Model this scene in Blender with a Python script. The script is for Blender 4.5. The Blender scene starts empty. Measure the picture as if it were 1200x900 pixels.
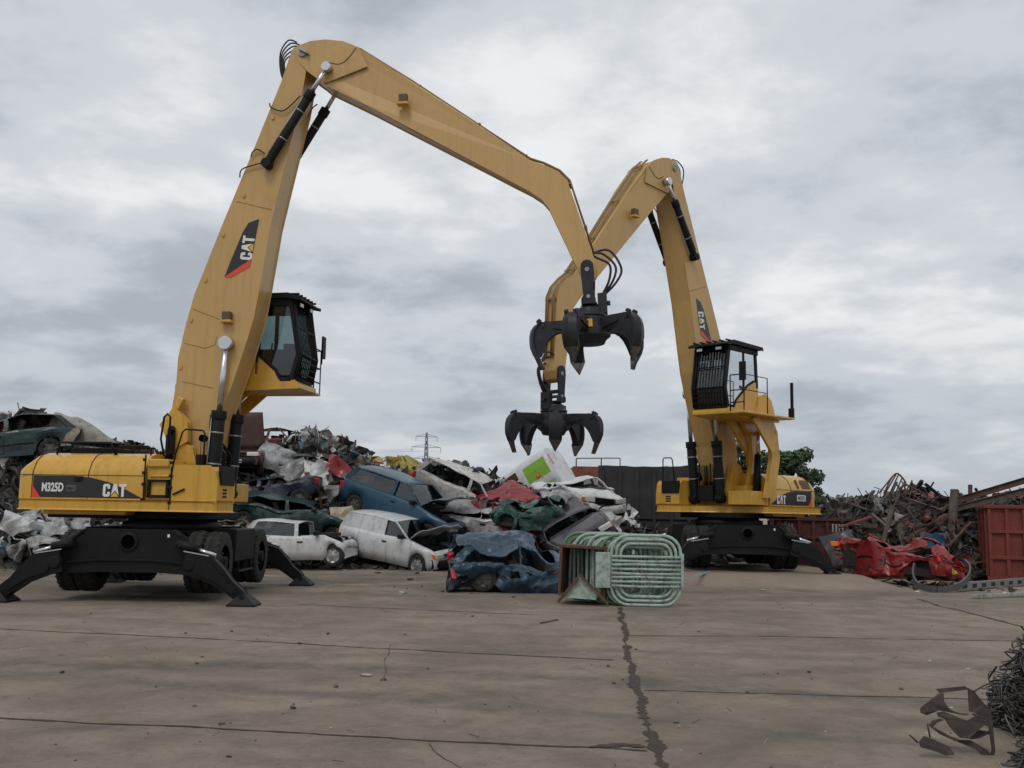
import bpy, math, random
from mathutils import Vector, Matrix, noise, Euler
random.seed(7)
rad = math.radians
scene = bpy.context.scene
COL = scene.collection

# ------------------------------------------------------------------ camera
F, PITCH, ROLL, EYE = 1177.0, rad(7.26), rad(1.0), 1.6
FW = Vector((0, math.cos(PITCH), math.sin(PITCH)))
U0 = Vector((0, -math.sin(PITCH), math.cos(PITCH)))
X0 = Vector((1, 0, 0))
RT = math.cos(ROLL) * X0 + math.sin(ROLL) * U0
UP = math.cos(ROLL) * U0 - math.sin(ROLL) * X0
CAM = Vector((0, 0, EYE))
cam_d = bpy.data.cameras.new('camera'); cam = bpy.data.objects.new('camera', cam_d); COL.objects.link(cam)
M3 = Matrix((RT, UP, -FW)).transposed()
cam.matrix_world = Matrix.Translation(CAM) @ M3.to_4x4()
cam_d.sensor_width = 36; cam_d.lens = 36 * F / 1200; cam_d.clip_end = 6000; cam_d.clip_start = 0.05
scene.camera = cam

def ray(px, py): return FW + RT * ((px - 600) / F) + UP * ((450 - py) / F)
def PY(px, py, Y):
    d = ray(px, py); return CAM + d * (Y / d.y)
def G(px, py, z=0.0):
    d = ray(px, py); return CAM + d * ((z - EYE) / d.z)

class Frame:
    def __init__(s, ox, oy, yaw):
        s.o = Vector((ox, oy, 0)); y = rad(yaw); s.yaw = y
        s.f = Vector((math.cos(y), math.sin(y), 0)); s.l = Vector((-math.sin(y), math.cos(y), 0))
    def tr(s, px, py, off):
        d = ray(px, py); t = (s.o - CAM).dot(s.l) + off; t /= d.dot(s.l)
        w = CAM + d * t - s.o
        return (w.dot(s.f), w.z)

# ------------------------------------------------------------------ materials
MATS = {}
def nodes_of(m):
    m.use_nodes = True; nt = m.node_tree; nt.nodes.clear(); return nt
def mat(name, col, rough=0.5, metal=0.0, var=0.12, scale=3.0, dirt=0.0, dirtcol=(0.09, 0.07, 0.05), bump=0.0, coat=0.0, attr=False, spec=0.5, bscale=40, streak=0.0):
    if name in MATS: return MATS[name]
    m = bpy.data.materials.new(name); nt = nodes_of(m); N = nt.nodes; L = nt.links
    out = N.new('ShaderNodeOutputMaterial'); b = N.new('ShaderNodeBsdfPrincipled'); L.new(b.outputs[0], out.inputs[0])
    b.inputs['Roughness'].default_value = rough; b.inputs['Metallic'].default_value = metal
    b.inputs['Coat Weight'].default_value = coat; b.inputs['Coat Roughness'].default_value = 0.15
    b.inputs['Specular IOR Level'].default_value = spec
    tc = N.new('ShaderNodeTexCoord')
    n1 = N.new('ShaderNodeTexNoise'); n1.inputs['Scale'].default_value = scale; n1.inputs['Detail'].default_value = 6; n1.inputs['Roughness'].default_value = 0.6
    L.new(tc.outputs['Object'], n1.inputs['Vector'])
    mr = N.new('ShaderNodeMapRange'); mr.inputs['From Min'].default_value = 0.3; mr.inputs['From Max'].default_value = 0.7
    mr.inputs['To Min'].default_value = 1 - var; mr.inputs['To Max'].default_value = 1 + var
    L.new(n1.outputs['Fac'], mr.inputs['Value'])
    mx = N.new('ShaderNodeMix'); mx.data_type = 'RGBA'; mx.blend_type = 'MULTIPLY'; mx.inputs['Factor'].default_value = 1
    if attr:
        at = N.new('ShaderNodeAttribute'); at.attribute_name = 'Col'; L.new(at.outputs['Color'], mx.inputs['A'])
    else: mx.inputs['A'].default_value = (*col, 1)
    L.new(mr.outputs['Result'], mx.inputs['B'])
    last = mx.outputs['Result']
    if streak > 0:
        for sc_, st_, lo, hi, kk, cc in (((9, 9, .7), 1, .5, .72, streak, (.32, .27, .2)), ((1, 1, 1), 7, .6, .78, streak * .9, (.5, .47, .44)), ((1, 1, 1), .9, .42, .7, streak * .6, (.72, .7, .68))):
            mp = N.new('ShaderNodeMapping'); mp.inputs['Scale'].default_value = sc_; L.new(tc.outputs['Object'], mp.inputs[0])
            ns = N.new('ShaderNodeTexNoise'); ns.inputs['Scale'].default_value = st_; ns.inputs['Detail'].default_value = 9; ns.inputs['Roughness'].default_value = .7; L.new(mp.outputs[0], ns.inputs['Vector'])
            rs_ = N.new('ShaderNodeMapRange'); rs_.inputs['From Min'].default_value = lo; rs_.inputs['From Max'].default_value = hi; rs_.inputs['To Max'].default_value = kk; L.new(ns.outputs['Fac'], rs_.inputs['Value'])
            ms = N.new('ShaderNodeMix'); ms.data_type = 'RGBA'; ms.blend_type = 'MULTIPLY'; L.new(rs_.outputs['Result'], ms.inputs['Factor']); L.new(last, ms.inputs['A']); ms.inputs['B'].default_value = (*cc, 1); last = ms.outputs['Result']
    if dirt > 0:
        n2 = N.new('ShaderNodeTexNoise'); n2.inputs['Scale'].default_value = scale * 2.3; n2.inputs['Detail'].default_value = 9; n2.inputs['Roughness'].default_value = 0.72
        L.new(tc.outputs['Object'], n2.inputs['Vector'])
        r2 = N.new('ShaderNodeMapRange'); r2.inputs['From Min'].default_value = 0.62 - 0.22 * dirt; r2.inputs['From Max'].default_value = 0.75 - 0.1 * dirt
        r2.inputs['To Max'].default_value = min(1, 0.45 + 0.5 * dirt)
        L.new(n2.outputs['Fac'], r2.inputs['Value'])
        m2 = N.new('ShaderNodeMix'); m2.data_type = 'RGBA'; L.new(r2.outputs['Result'], m2.inputs['Factor'])
        L.new(last, m2.inputs['A']); m2.inputs['B'].default_value = (*dirtcol, 1); last = m2.outputs['Result']
        r3 = N.new('ShaderNodeMapRange'); r3.inputs['To Min'].default_value = rough; r3.inputs['To Max'].default_value = min(0.95, rough + 0.4)
        L.new(r2.outputs['Result'], r3.inputs['Value']); L.new(r3.outputs['Result'], b.inputs['Roughness'])
    L.new(last, b.inputs['Base Color'])
    if bump > 0:
        n3 = N.new('ShaderNodeTexNoise'); n3.inputs['Scale'].default_value = bscale; n3.inputs['Detail'].default_value = 4
        L.new(tc.outputs['Object'], n3.inputs['Vector'])
        bp = N.new('ShaderNodeBump'); bp.inputs['Strength'].default_value = bump; bp.inputs['Distance'].default_value = 0.02
        L.new(n3.outputs['Fac'], bp.inputs['Height']); L.new(bp.outputs['Normal'], b.inputs['Normal'])
    MATS[name] = m; return m
def glass(name, tint=(0.25, 0.33, 0.33), tr=0.5):
    if name in MATS: return MATS[name]
    m = bpy.data.materials.new(name); nt = nodes_of(m); N = nt.nodes; L = nt.links
    out = N.new('ShaderNodeOutputMaterial'); mix = N.new('ShaderNodeMixShader')
    t = N.new('ShaderNodeBsdfTransparent'); t.inputs[0].default_value = (*tint, 1)
    g = N.new('ShaderNodeBsdfGlossy'); g.inputs['Roughness'].default_value = 0.06; g.inputs['Color'].default_value = (0.8, 0.85, 0.87, 1)
    fr = N.new('ShaderNodeLayerWeight'); fr.inputs['Blend'].default_value = 0.35
    mr = N.new('ShaderNodeMapRange'); mr.inputs['To Min'].default_value = 1 - tr - 0.3; mr.inputs['To Max'].default_value = 0.9
    L.new(fr.outputs['Fresnel'], mr.inputs['Value']); L.new(mr.outputs['Result'], mix.inputs[0])
    L.new(t.outputs[0], mix.inputs[1]); L.new(g.outputs[0], mix.inputs[2]); L.new(mix.outputs[0], out.inputs[0])
    MATS[name] = m; return m

YEL = mat('yellow_paint', (0.64, 0.355, 0.04), 0.36, var=0.05, scale=1.2, dirt=0.15, dirtcol=(0.26, 0.16, 0.06), coat=0.25, streak=.4)
YLB = mat('glare_yellow_paint', (0.56, 0.35, 0.125), 0.42, var=0.05, scale=.8, dirt=0.12, dirtcol=(0.33, 0.22, 0.1), coat=0.15, streak=.22)  # machine yellow with veiling glare mixed into the colour, for boom and stick
WORN = mat('worn_steel', (.16, .15, .145), .38, metal=.8, var=.4, scale=14, dirt=.5, dirtcol=(.05, .035, .028))
BLK = mat('black_paint', (0.009, 0.009, 0.010), 0.55, spec=.22, var=0.3, scale=2.5, dirt=0.2, dirtcol=(0.03, 0.026, 0.022))
GRP = mat('grapple_steel', (0.024, 0.025, 0.03), 0.45, metal=0.25, spec=.4, var=0.3, scale=5, dirt=0.35, dirtcol=(0.062, 0.052, 0.048))
DEC = mat('decal_black', (0.022, 0.021, 0.022), 0.3, var=0.1)
WHT = mat('decal_white', (0.78, 0.78, 0.76), 0.4, var=0.03)
RED = mat('decal_red', (0.72, 0.07, 0.035), 0.4, var=0.05)
ORG = mat('decal_yellow', (0.75, 0.42, 0.04), 0.4, var=0.03)
GRY = mat('decal_grey', (0.13, 0.12, 0.11), 0.4, var=0.3, scale=30)
CHR = mat('chrome_rod', (0.62, 0.63, 0.66), 0.22, metal=0.9, var=0.05)
PIN = mat('pin_steel', (0.3, 0.29, 0.28), 0.4, metal=0.6, var=0.2)
RUB = mat('tyre_rubber', (0.014, 0.0135, 0.013), 0.85, var=0.3, scale=5, dirt=0.65, dirtcol=(0.07, 0.057, 0.043), bump=0.4)
HOS = mat('hose_rubber', (0.02, 0.02, 0.022), 0.55, var=0.1)
RIM = mat('steel_rim', (0.09, 0.085, 0.08), 0.6, metal=0.3, var=0.3, dirt=0.5)
GLS = glass('cab_glass', (0.38, 0.48, 0.47), 0.64)
CGL = glass('car_glass', (0.2, 0.23, 0.23), 0.63)
DRK = mat('dark_interior', (0.022, 0.02, 0.019), 0.9, var=0.4, scale=9, dirt=0.4, dirtcol=(0.06, 0.05, 0.04))
VNT = mat('vent_grille', (0.14, 0.085, 0.035), 0.6, var=0.3, scale=20)
LNS = mat('lamp_lens', (0.62, 0.62, 0.6), 0.15, var=0.1)
TAL = mat('tail_lens', (0.5, 0.02, 0.02), 0.2, var=0.1)
AMB = mat('amber_lens', (0.75, 0.2, 0.03), 0.2, var=0.1)
SEAT = mat('seat_cloth', (0.05, 0.05, 0.055), 0.9, var=0.3)
MINT = mat('mint_paint', (0.36, 0.47, 0.41), 0.5, var=0.12, scale=4, dirt=0.65, dirtcol=(0.13, 0.06, 0.03))
MINT2 = mat('green_paint_worn', (0.1, 0.22, 0.12), 0.55, var=0.25, scale=4, dirt=0.6, dirtcol=(0.11, 0.055, 0.03))
RUST = mat('rusty_steel', (0.11, 0.055, 0.035), 0.8, var=0.4, scale=5, dirt=0.5, dirtcol=(0.045, 0.028, 0.022), bump=0.3)
SCRAP = mat('scrap_metal', (1, 1, 1), 0.5, metal=0.2, var=0.35, scale=4, dirt=0.5, dirtcol=(0.06, 0.045, 0.036), attr=True)
PLT = mat('number_plate', (0.7, 0.7, 0.66), 0.4, var=0.1)
YPL = mat('yellow_plate', (0.62, 0.5, 0.05), 0.4, var=0.1)
ALU = mat('bare_metal', (0.42, 0.42, 0.42), 0.4, metal=0.7, var=0.3, dirt=0.3)

# ------------------------------------------------------------------ mesh builder
class MB:
    def __init__(s): s.v = []; s.f = []; s.m = []; s.c = []; s.mi = 0; s.col = None; s.sm = []; s.smooth = False
    def add(s, vs, fs):
        b = len(s.v); s.v += [Vector(v) for v in vs]
        for f in fs: s.f.append([b + i for i in f]); s.m.append(s.mi); s.c.append(s.col); s.sm.append(s.smooth)
        return s
    def box(s, x0, x1, y0, y1, z0, z1):
        v = [(x, y, z) for z in (z0, z1) for y in (y0, y1) for x in (x0, x1)]
        return s.add(v, [(0, 2, 3, 1), (4, 5, 7, 6), (0, 1, 5, 4), (2, 6, 7, 3), (0, 4, 6, 2), (1, 3, 7, 5)])
    def prism(s, pts, y0, y1, axis='y'):
        n = len(pts)
        def P(a, b, c):
            return {'y': (a, c, b), 'x': (c, a, b), 'z': (a, b, c)}[axis]
        v = [P(a, b, y0) for a, b in pts] + [P(a, b, y1) for a, b in pts]
        return s.add(v, [list(range(n)), list(range(2 * n - 1, n - 1, -1))] + [(i, (i + 1) % n + 0, (i + 1) % n + n, i + n) for i in range(n)])
    def poly(s, pts): return s.add(pts, [list(range(len(pts)))])
    def bar(s, a, b, w=0.05, h=None, up=(0, 0, 1)):
        a = Vector(a); b = Vector(b); d = (b - a)
        if d.length < 1e-6: return s
        d.normalize(); u = Vector(up)
        if abs(d.dot(u)) > 0.97: u = Vector((1, 0, 0))
        r = d.cross(u).normalized() * w / 2; u = r.cross(d).normalized() * (h or w) / 2
        v = [p + sr * r + su * u for p in (a, b) for sr, su in ((-1, -1), (1, -1), (1, 1), (-1, 1))]
        return s.add(v, [(3, 2, 1, 0), (4, 5, 6, 7), (0, 1, 5, 4), (1, 2, 6, 5), (2, 3, 7, 6), (3, 0, 4, 7)])
    def tube(s, pts, r=0.02, n=8, cap=True, closed=False):
        pts = [Vector(p) for p in pts]; sm = s.smooth; s.smooth = True
        b = len(s.v); K = len(pts); pu = None
        for i, p in enumerate(pts):
            if closed: d = pts[(i + 1) % K] - pts[i - 1]
            else: d = pts[min(i + 1, K - 1)] - pts[max(i - 1, 0)]
            if d.length < 1e-9: d = Vector((0, 0, 1))
            d.normalize()
            if pu is None: u = Vector((0, 0, 1)) if abs(d.z) < 0.9 else Vector((1, 0, 0))
            else: u = pu
            u = (u - d * u.dot(d)); u = u.normalized() if u.length > 1e-6 else d.orthogonal().normalized()
            pu = u; w = d.cross(u); rr = r[i] if isinstance(r, (list, tuple)) else r
            for k in range(n):
                a = 2 * math.pi * k / n; s.v.append(p + (u * math.cos(a) + w * math.sin(a)) * rr)
        R = K if closed else K - 1
        for i in range(R):
            j = (i + 1) % K
            for k in range(n):
                k2 = (k + 1) % n
                s.f.append([b + i * n + k, b + i * n + k2, b + j * n + k2, b + j * n + k]); s.m.append(s.mi); s.c.append(s.col); s.sm.append(True)
        s.smooth = sm
        if cap and not closed:
            for q in (list(range(b + n - 1, b - 1, -1)), list(range(b + (K - 1) * n, b + K * n))):
                s.f.append(q); s.m.append(s.mi); s.c.append(s.col); s.sm.append(False)
        return s
    def lathe(s, prof, c=(0, 0, 0), axis='y', n=24):
        # prof: (radius, along)
        b = len(s.v); c = Vector(c)
        for r, t in prof:
            for k in range(n):
                a = 2 * math.pi * k / n; p, q = r * math.cos(a), r * math.sin(a)
                s.v.append(c + Vector({'y': (p, t, q), 'x': (t, p, q), 'z': (p, q, t)}[axis]))
        for i in range(len(prof) - 1):
            for k in range(n):
                k2 = (k + 1) % n
                s.f.append([b + i * n + k, b + i * n + k2, b + (i + 1) * n + k2, b + (i + 1) * n + k]); s.m.append(s.mi); s.c.append(s.col); s.sm.append(True)
        return s
    def grid(s, rows):
        b = len(s.v); n = len(rows[0])
        for r in rows: s.v += [Vector(p) for p in r]
        for i in range(len(rows) - 1):
            for k in range(n - 1):
                s.f.append([b + i * n + k, b + i * n + k + 1, b + (i + 1) * n + k + 1, b + (i + 1) * n + k]); s.m.append(s.mi); s.c.append(s.col); s.sm.append(s.smooth)
        return s
    def subdiv(s):
        nf, nm, nc, ns = [], [], [], []
        for f, mi, c, sm in zip(s.f, s.m, s.c, s.sm):
            if len(f) != 4: nf.append(f); nm.append(mi); nc.append(c); ns.append(sm); continue
            v = [s.v[i] for i in f]; b = len(s.v); s.v += [(v[0] + v[1]) / 2, (v[1] + v[2]) / 2, (v[2] + v[3]) / 2, (v[3] + v[0]) / 2, (v[0] + v[1] + v[2] + v[3]) / 4]
            for q in ([f[0], b, b + 4, b + 3], [b, f[1], b + 1, b + 4], [b + 4, b + 1, f[2], b + 2], [b + 3, b + 4, b + 2, f[3]]): nf.append(q); nm.append(mi); nc.append(c); ns.append(sm)
        s.f, s.m, s.c, s.sm = nf, nm, nc, ns; return s
    def warp(s, fn): s.v = [fn(v) for v in s.v]; return s
    def build(s, name, mats, parent=None, bevel=0.0, matrix=None, thick=0.0):
        if not isinstance(mats, (list, tuple)): mats = [mats]
        me = bpy.data.meshes.new(name)
        vs = [matrix @ v for v in s.v] if matrix else s.v
        me.from_pydata([tuple(v) for v in vs], [], s.f)
        for m in mats: me.materials.append(m)
        me.polygons.foreach_set('material_index', s.m); me.polygons.foreach_set('use_smooth', s.sm)
        if any(c is not None for c in s.c):
            ca = me.color_attributes.new('Col', 'FLOAT_COLOR', 'CORNER'); arr = []
            for f, c in zip(s.f, s.c): arr += list((*(c or (0.1, 0.1, 0.1)), 1)) * len(f)
            ca.data.foreach_set('color', arr)
        me.update()
        o = bpy.data.objects.new(name, me); COL.objects.link(o)
        if parent: o.parent = parent
        if thick:
            md = o.modifiers.new('thick', 'SOLIDIFY'); md.thickness = thick; md.offset = -1
        if bevel:
            md = o.modifiers.new('bevel', 'BEVEL'); md.width = bevel; md.segments = 2; md.limit_method = 'ANGLE'; md.angle_limit = rad(35)
        return o
def tag(o, label=None, cat=None, group=None, kind=None):
    if label: o['label'] = label
    if cat: o['category'] = cat
    if group: o['group'] = group
    if kind: o['kind'] = kind
    return o
def empty(name, loc, rot=(0, 0, 0), label=None, cat=None, group=None):
    o = bpy.data.objects.new(name, None); COL.objects.link(o); o.location = loc; o.rotation_euler = rot
    o.empty_display_size = 0.2
    return tag(o, label, cat, group)
def struct(o): o['kind'] = 'structure'; return o
def spline(pts, n=6):
    P = [Vector(p) for p in pts]; out = []
    for i in range(len(P) - 1):
        p0 = P[max(i - 1, 0)]; p1 = P[i]; p2 = P[i + 1]; p3 = P[min(i + 2, len(P) - 1)]
        for k in range(n):
            t = k / n
            out.append(0.5 * ((2 * p1) + (p2 - p0) * t + (2 * p0 - 5 * p1 + 4 * p2 - p3) * t * t + (3 * p1 - p0 - 3 * p2 + p3) * t ** 3))
    out.append(P[-1]); return out
def lerp(a, b, t): return a + (b - a) * t
def sstep(t): t = max(0, min(1, t)); return t * t * (3 - 2 * t)
def interp(x, pts):
    if x <= pts[0][0]: return pts[0][1]
    for (a, b), (c, d) in zip(pts, pts[1:]):
        if x <= c: return b + (d - b) * (x - a) / (c - a)
    return pts[-1][1]

# ------------------------------------------------------------------ lettering
LET = {'C': [(.12, 0), (.48, 0), (.6, .12), (.6, .38), (.38, .38), (.38, .2), (.22, .2), (.22, .8), (.38, .8), (.38, .62), (.6, .62), (.6, .88), (.48, 1), (.12, 1), (0, .88), (0, .12)],
       'A': [(0, 0), (.22, 0), (.27, .2), (.45, .2), (.5, 0), (.72, 0), (.5, 1), (.22, 1)],
       'T': [(.2, 0), (.42, 0), (.42, .8), (.62, .8), (.62, 1), (0, 1), (0, .8), (.2, .8)]}
def cat_word(mb, o, U, V, h, N, wi, yi):
    U = Vector(U); V = Vector(V); o = Vector(o); N = Vector(N); x = 0
    for ch, adv in (('C', .66), ('A', .7), ('T', .62)):
        mb.mi = wi; mb.poly([o + U * (x + a) * h + V * b * h + N * 0.003 for a, b in LET[ch]])
        if ch == 'A':
            mb.mi = 0; mb.poly([o + U * (x + a) * h + V * b * h + N * 0.006 for a, b in ((-.08, -.02), (.8, -.02), (.36, .5))])
            mb.mi = yi; mb.poly([o + U * (x + a) * h + V * b * h + N * 0.009 for a, b in ((0.02, 0), (.7, 0), (.36, .4))])
        x += adv
def font_faces(txt, bold=0.02):
    cu = bpy.data.curves.new('lettering', 'FONT'); cu.body = txt; cu.size = 1; cu.offset = bold; cu.resolution_u = 3
    ob = bpy.data.objects.new('lettering', cu); COL.objects.link(ob)
    dg = bpy.context.evaluated_depsgraph_get(); ev = ob.evaluated_get(dg); me = ev.to_mesh()
    vs = [v.co.copy() for v in me.vertices]; fs = [list(p.vertices) for p in me.polygons]
    ev.to_mesh_clear(); bpy.data.objects.remove(ob); bpy.data.curves.remove(cu)
    w = max(v.x for v in vs) - min(v.x for v in vs); x0 = min(v.x for v in vs)
    return [((v.x - x0) / w, v.y / 0.72) for v in vs], fs
def word(mb, txt, o, U, V, w, h, N, d=0.003, bold=0.02):
    vs, fs = font_faces(txt, bold); U = Vector(U); V = Vector(V); o = Vector(o); N = Vector(N)
    mb.add([o + U * a * w + V * b * h + N * d for a, b in vs], fs)
# ------------------------------------------------------------------ material handlers
FA = Frame(-6.33, 19.1, -8.5)
FB = Frame(5.8, 26.9, 225)
def grapple(root, pin, spin, tilt, yawfix):
    # pin: local position of the hanging pin
    x, z = pin
    T = Matrix.Translation((x, 0, z)) @ Matrix.Rotation(tilt, 4, 'Y') @ Matrix.Rotation(yawfix, 4, 'Z')
    TS = T @ Matrix.Diagonal((1, .7, 1, 1))
    hub = MB()
    hub.lathe([(0.0, -.66), (.25, -.66), (.3, -.7), (.3, -.86), (.36, -.9), (.36, -1.04), (.28, -1.1), (.24, -1.18), (0, -1.18)], axis='z', n=20)
    hub.v = [v + Vector((0, 0, -.17)) for v in hub.v]
    g = hub.build('grapple', GRP, root, 0.012, T)
    g['label'] = 'dark steel five-tined scrap grapple'
    pl = [(-.1, .1), (-.06, .15), (.0, .17), (.06, .15), (.1, .1), (.11, -.02), (.08, -.3), (.12, -.36), (.12, -.44), (-.12, -.44), (-.12, -.36), (-.08, -.3), (-.11, -.02)]
    pl = [(a, b if b > -.2 else b - .18) for a, b in pl]
    s = MB(); s.prism(pl, -.34, -.285); s.prism(pl, .285, .34)
    s.box(-.1, .1, -.285, .285, -.42, -.36); s.box(-.13, .13, -.3, .3, -.64, -.6)
    s.build('shackle', GRP, g, 0.01, TS)
    s = MB(); s.tube([(0, -.36, 0), (0, .36, 0)], .04, 12); s.tube([(0, -.36, -.5), (0, .36, -.5)], .035, 12); s.build('shackle_pin', PIN, g, 0, TS)
    s = MB(); s.lathe([(0, -.6), (.15, -.6), (.17, -.66), (.22, -.68), (.24, -.72), (.24, -.78), (.3, -.8), (.3, -.85), (0, -.85)], axis='z', n=20)
    s.box(.16, .32, -.11, .11, -.8, -.42); s.box(.32, .38, -.04, .04, -.64, -.56); s.box(-.3, -.15, -.1, .1, -.82, -.68)
    s.build('rotator', GRP, g, 0.01, T)
    for k in range(5):
        a = rad(spin + 72 * k); R = T @ Matrix.Rotation(a, 4, 'Z')
        t = MB()
        prof = [(.2, -.7), (.5, -.69), (.84, -.7), (.93, -.76), (.985, -.88), (1.0, -1.05), (.98, -1.3), (.93, -1.5), (.87, -1.42), (.8, -1.22), (.74, -1.1), (.66, -1.0), (.56, -.945), (.44, -.95), (.3, -1.04), (.2, -1.06)]
        ZM = lambda z: -.88 + (z + .68) * .82
        prof = [(r * 1.04, ZM(z)) for r, z in prof]
        t.prism(prof, -.075, .075)
        sh = [(.8, -.685, .085), (.9, -.71, .105), (.97, -.77, .13), (1.02, -.86, .15), (1.045, -.98, .165), (1.05, -1.12, .172), (1.04, -1.26, .176), (1.0, -1.4, .176), (.97, -1.47, .172), (.93, -1.6, .1), (.88, -1.76, .008)]
        sh = [(r * 1.04, ZM(z), w * .8) for r, z, w in sh]; outer = []; inner = []
        for (r, zz, w) in sh:
            outer.append([(r - .012, -w, zz), (r, -w * .6, zz), (r + .035, 0, zz), (r, w * .6, zz), (r - .012, w, zz)])
            inner.append([(r - .06, w, zz + .01), (r - .07, 0, zz + .01), (r - .06, -w, zz + .01)])
        t.smooth = True; t.grid(outer); t.grid(inner)
        t.smooth = False
        for q in range(len(sh) - 1):
            for e, i2 in ((0, 2), (4, 0)):
                t.poly([outer[q][e], outer[q + 1][e], inner[q + 1][i2], inner[q][i2]])
        t.poly([outer[0][j] for j in range(5)] + inner[0])
        t.prism([(.88, -.87), (.92, -.84), (.97, -.88), (.95, -.95)], -.12, -.07); t.prism([(.88, -.87), (.92, -.84), (.97, -.88), (.95, -.95)], .07, .12)
        t.tube([(.86, -.1, -.97), (.86, .1, -.97)], .035, 8)
        t.prism([(.3, -.98), (.66, -.95), (.68, -1.01), (.3, -1.1)], -.1, .1)
        zt_ = T.translation.z
        t.m = [1 if all(t.v[i].z < -1.5 for i in f) else mm_ for f, mm_ in zip(t.f, t.m)]
        tine = t.build('tine', [GRP, WORN], g, 0.006, R)
    s = MB(); A3 = (T @ Matrix.Rotation(rad(spin + 72), 4, 'Z'))
    s.box(-.062, .062, -.009, 0, -.94, -.8)
    ang = {0: rad(-98), 1: rad(-98)}
    s.build('warning_sticker', ORG, g, 0, T @ Matrix.Rotation(rad(0) - yawfix + (0 if yawfix == 0 else 0), 4, 'Z') @ Matrix.Translation((0, -.37, -.14)))
    return g

def tri_side(m, t):  # tapered rod cap helper
    pass

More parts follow.
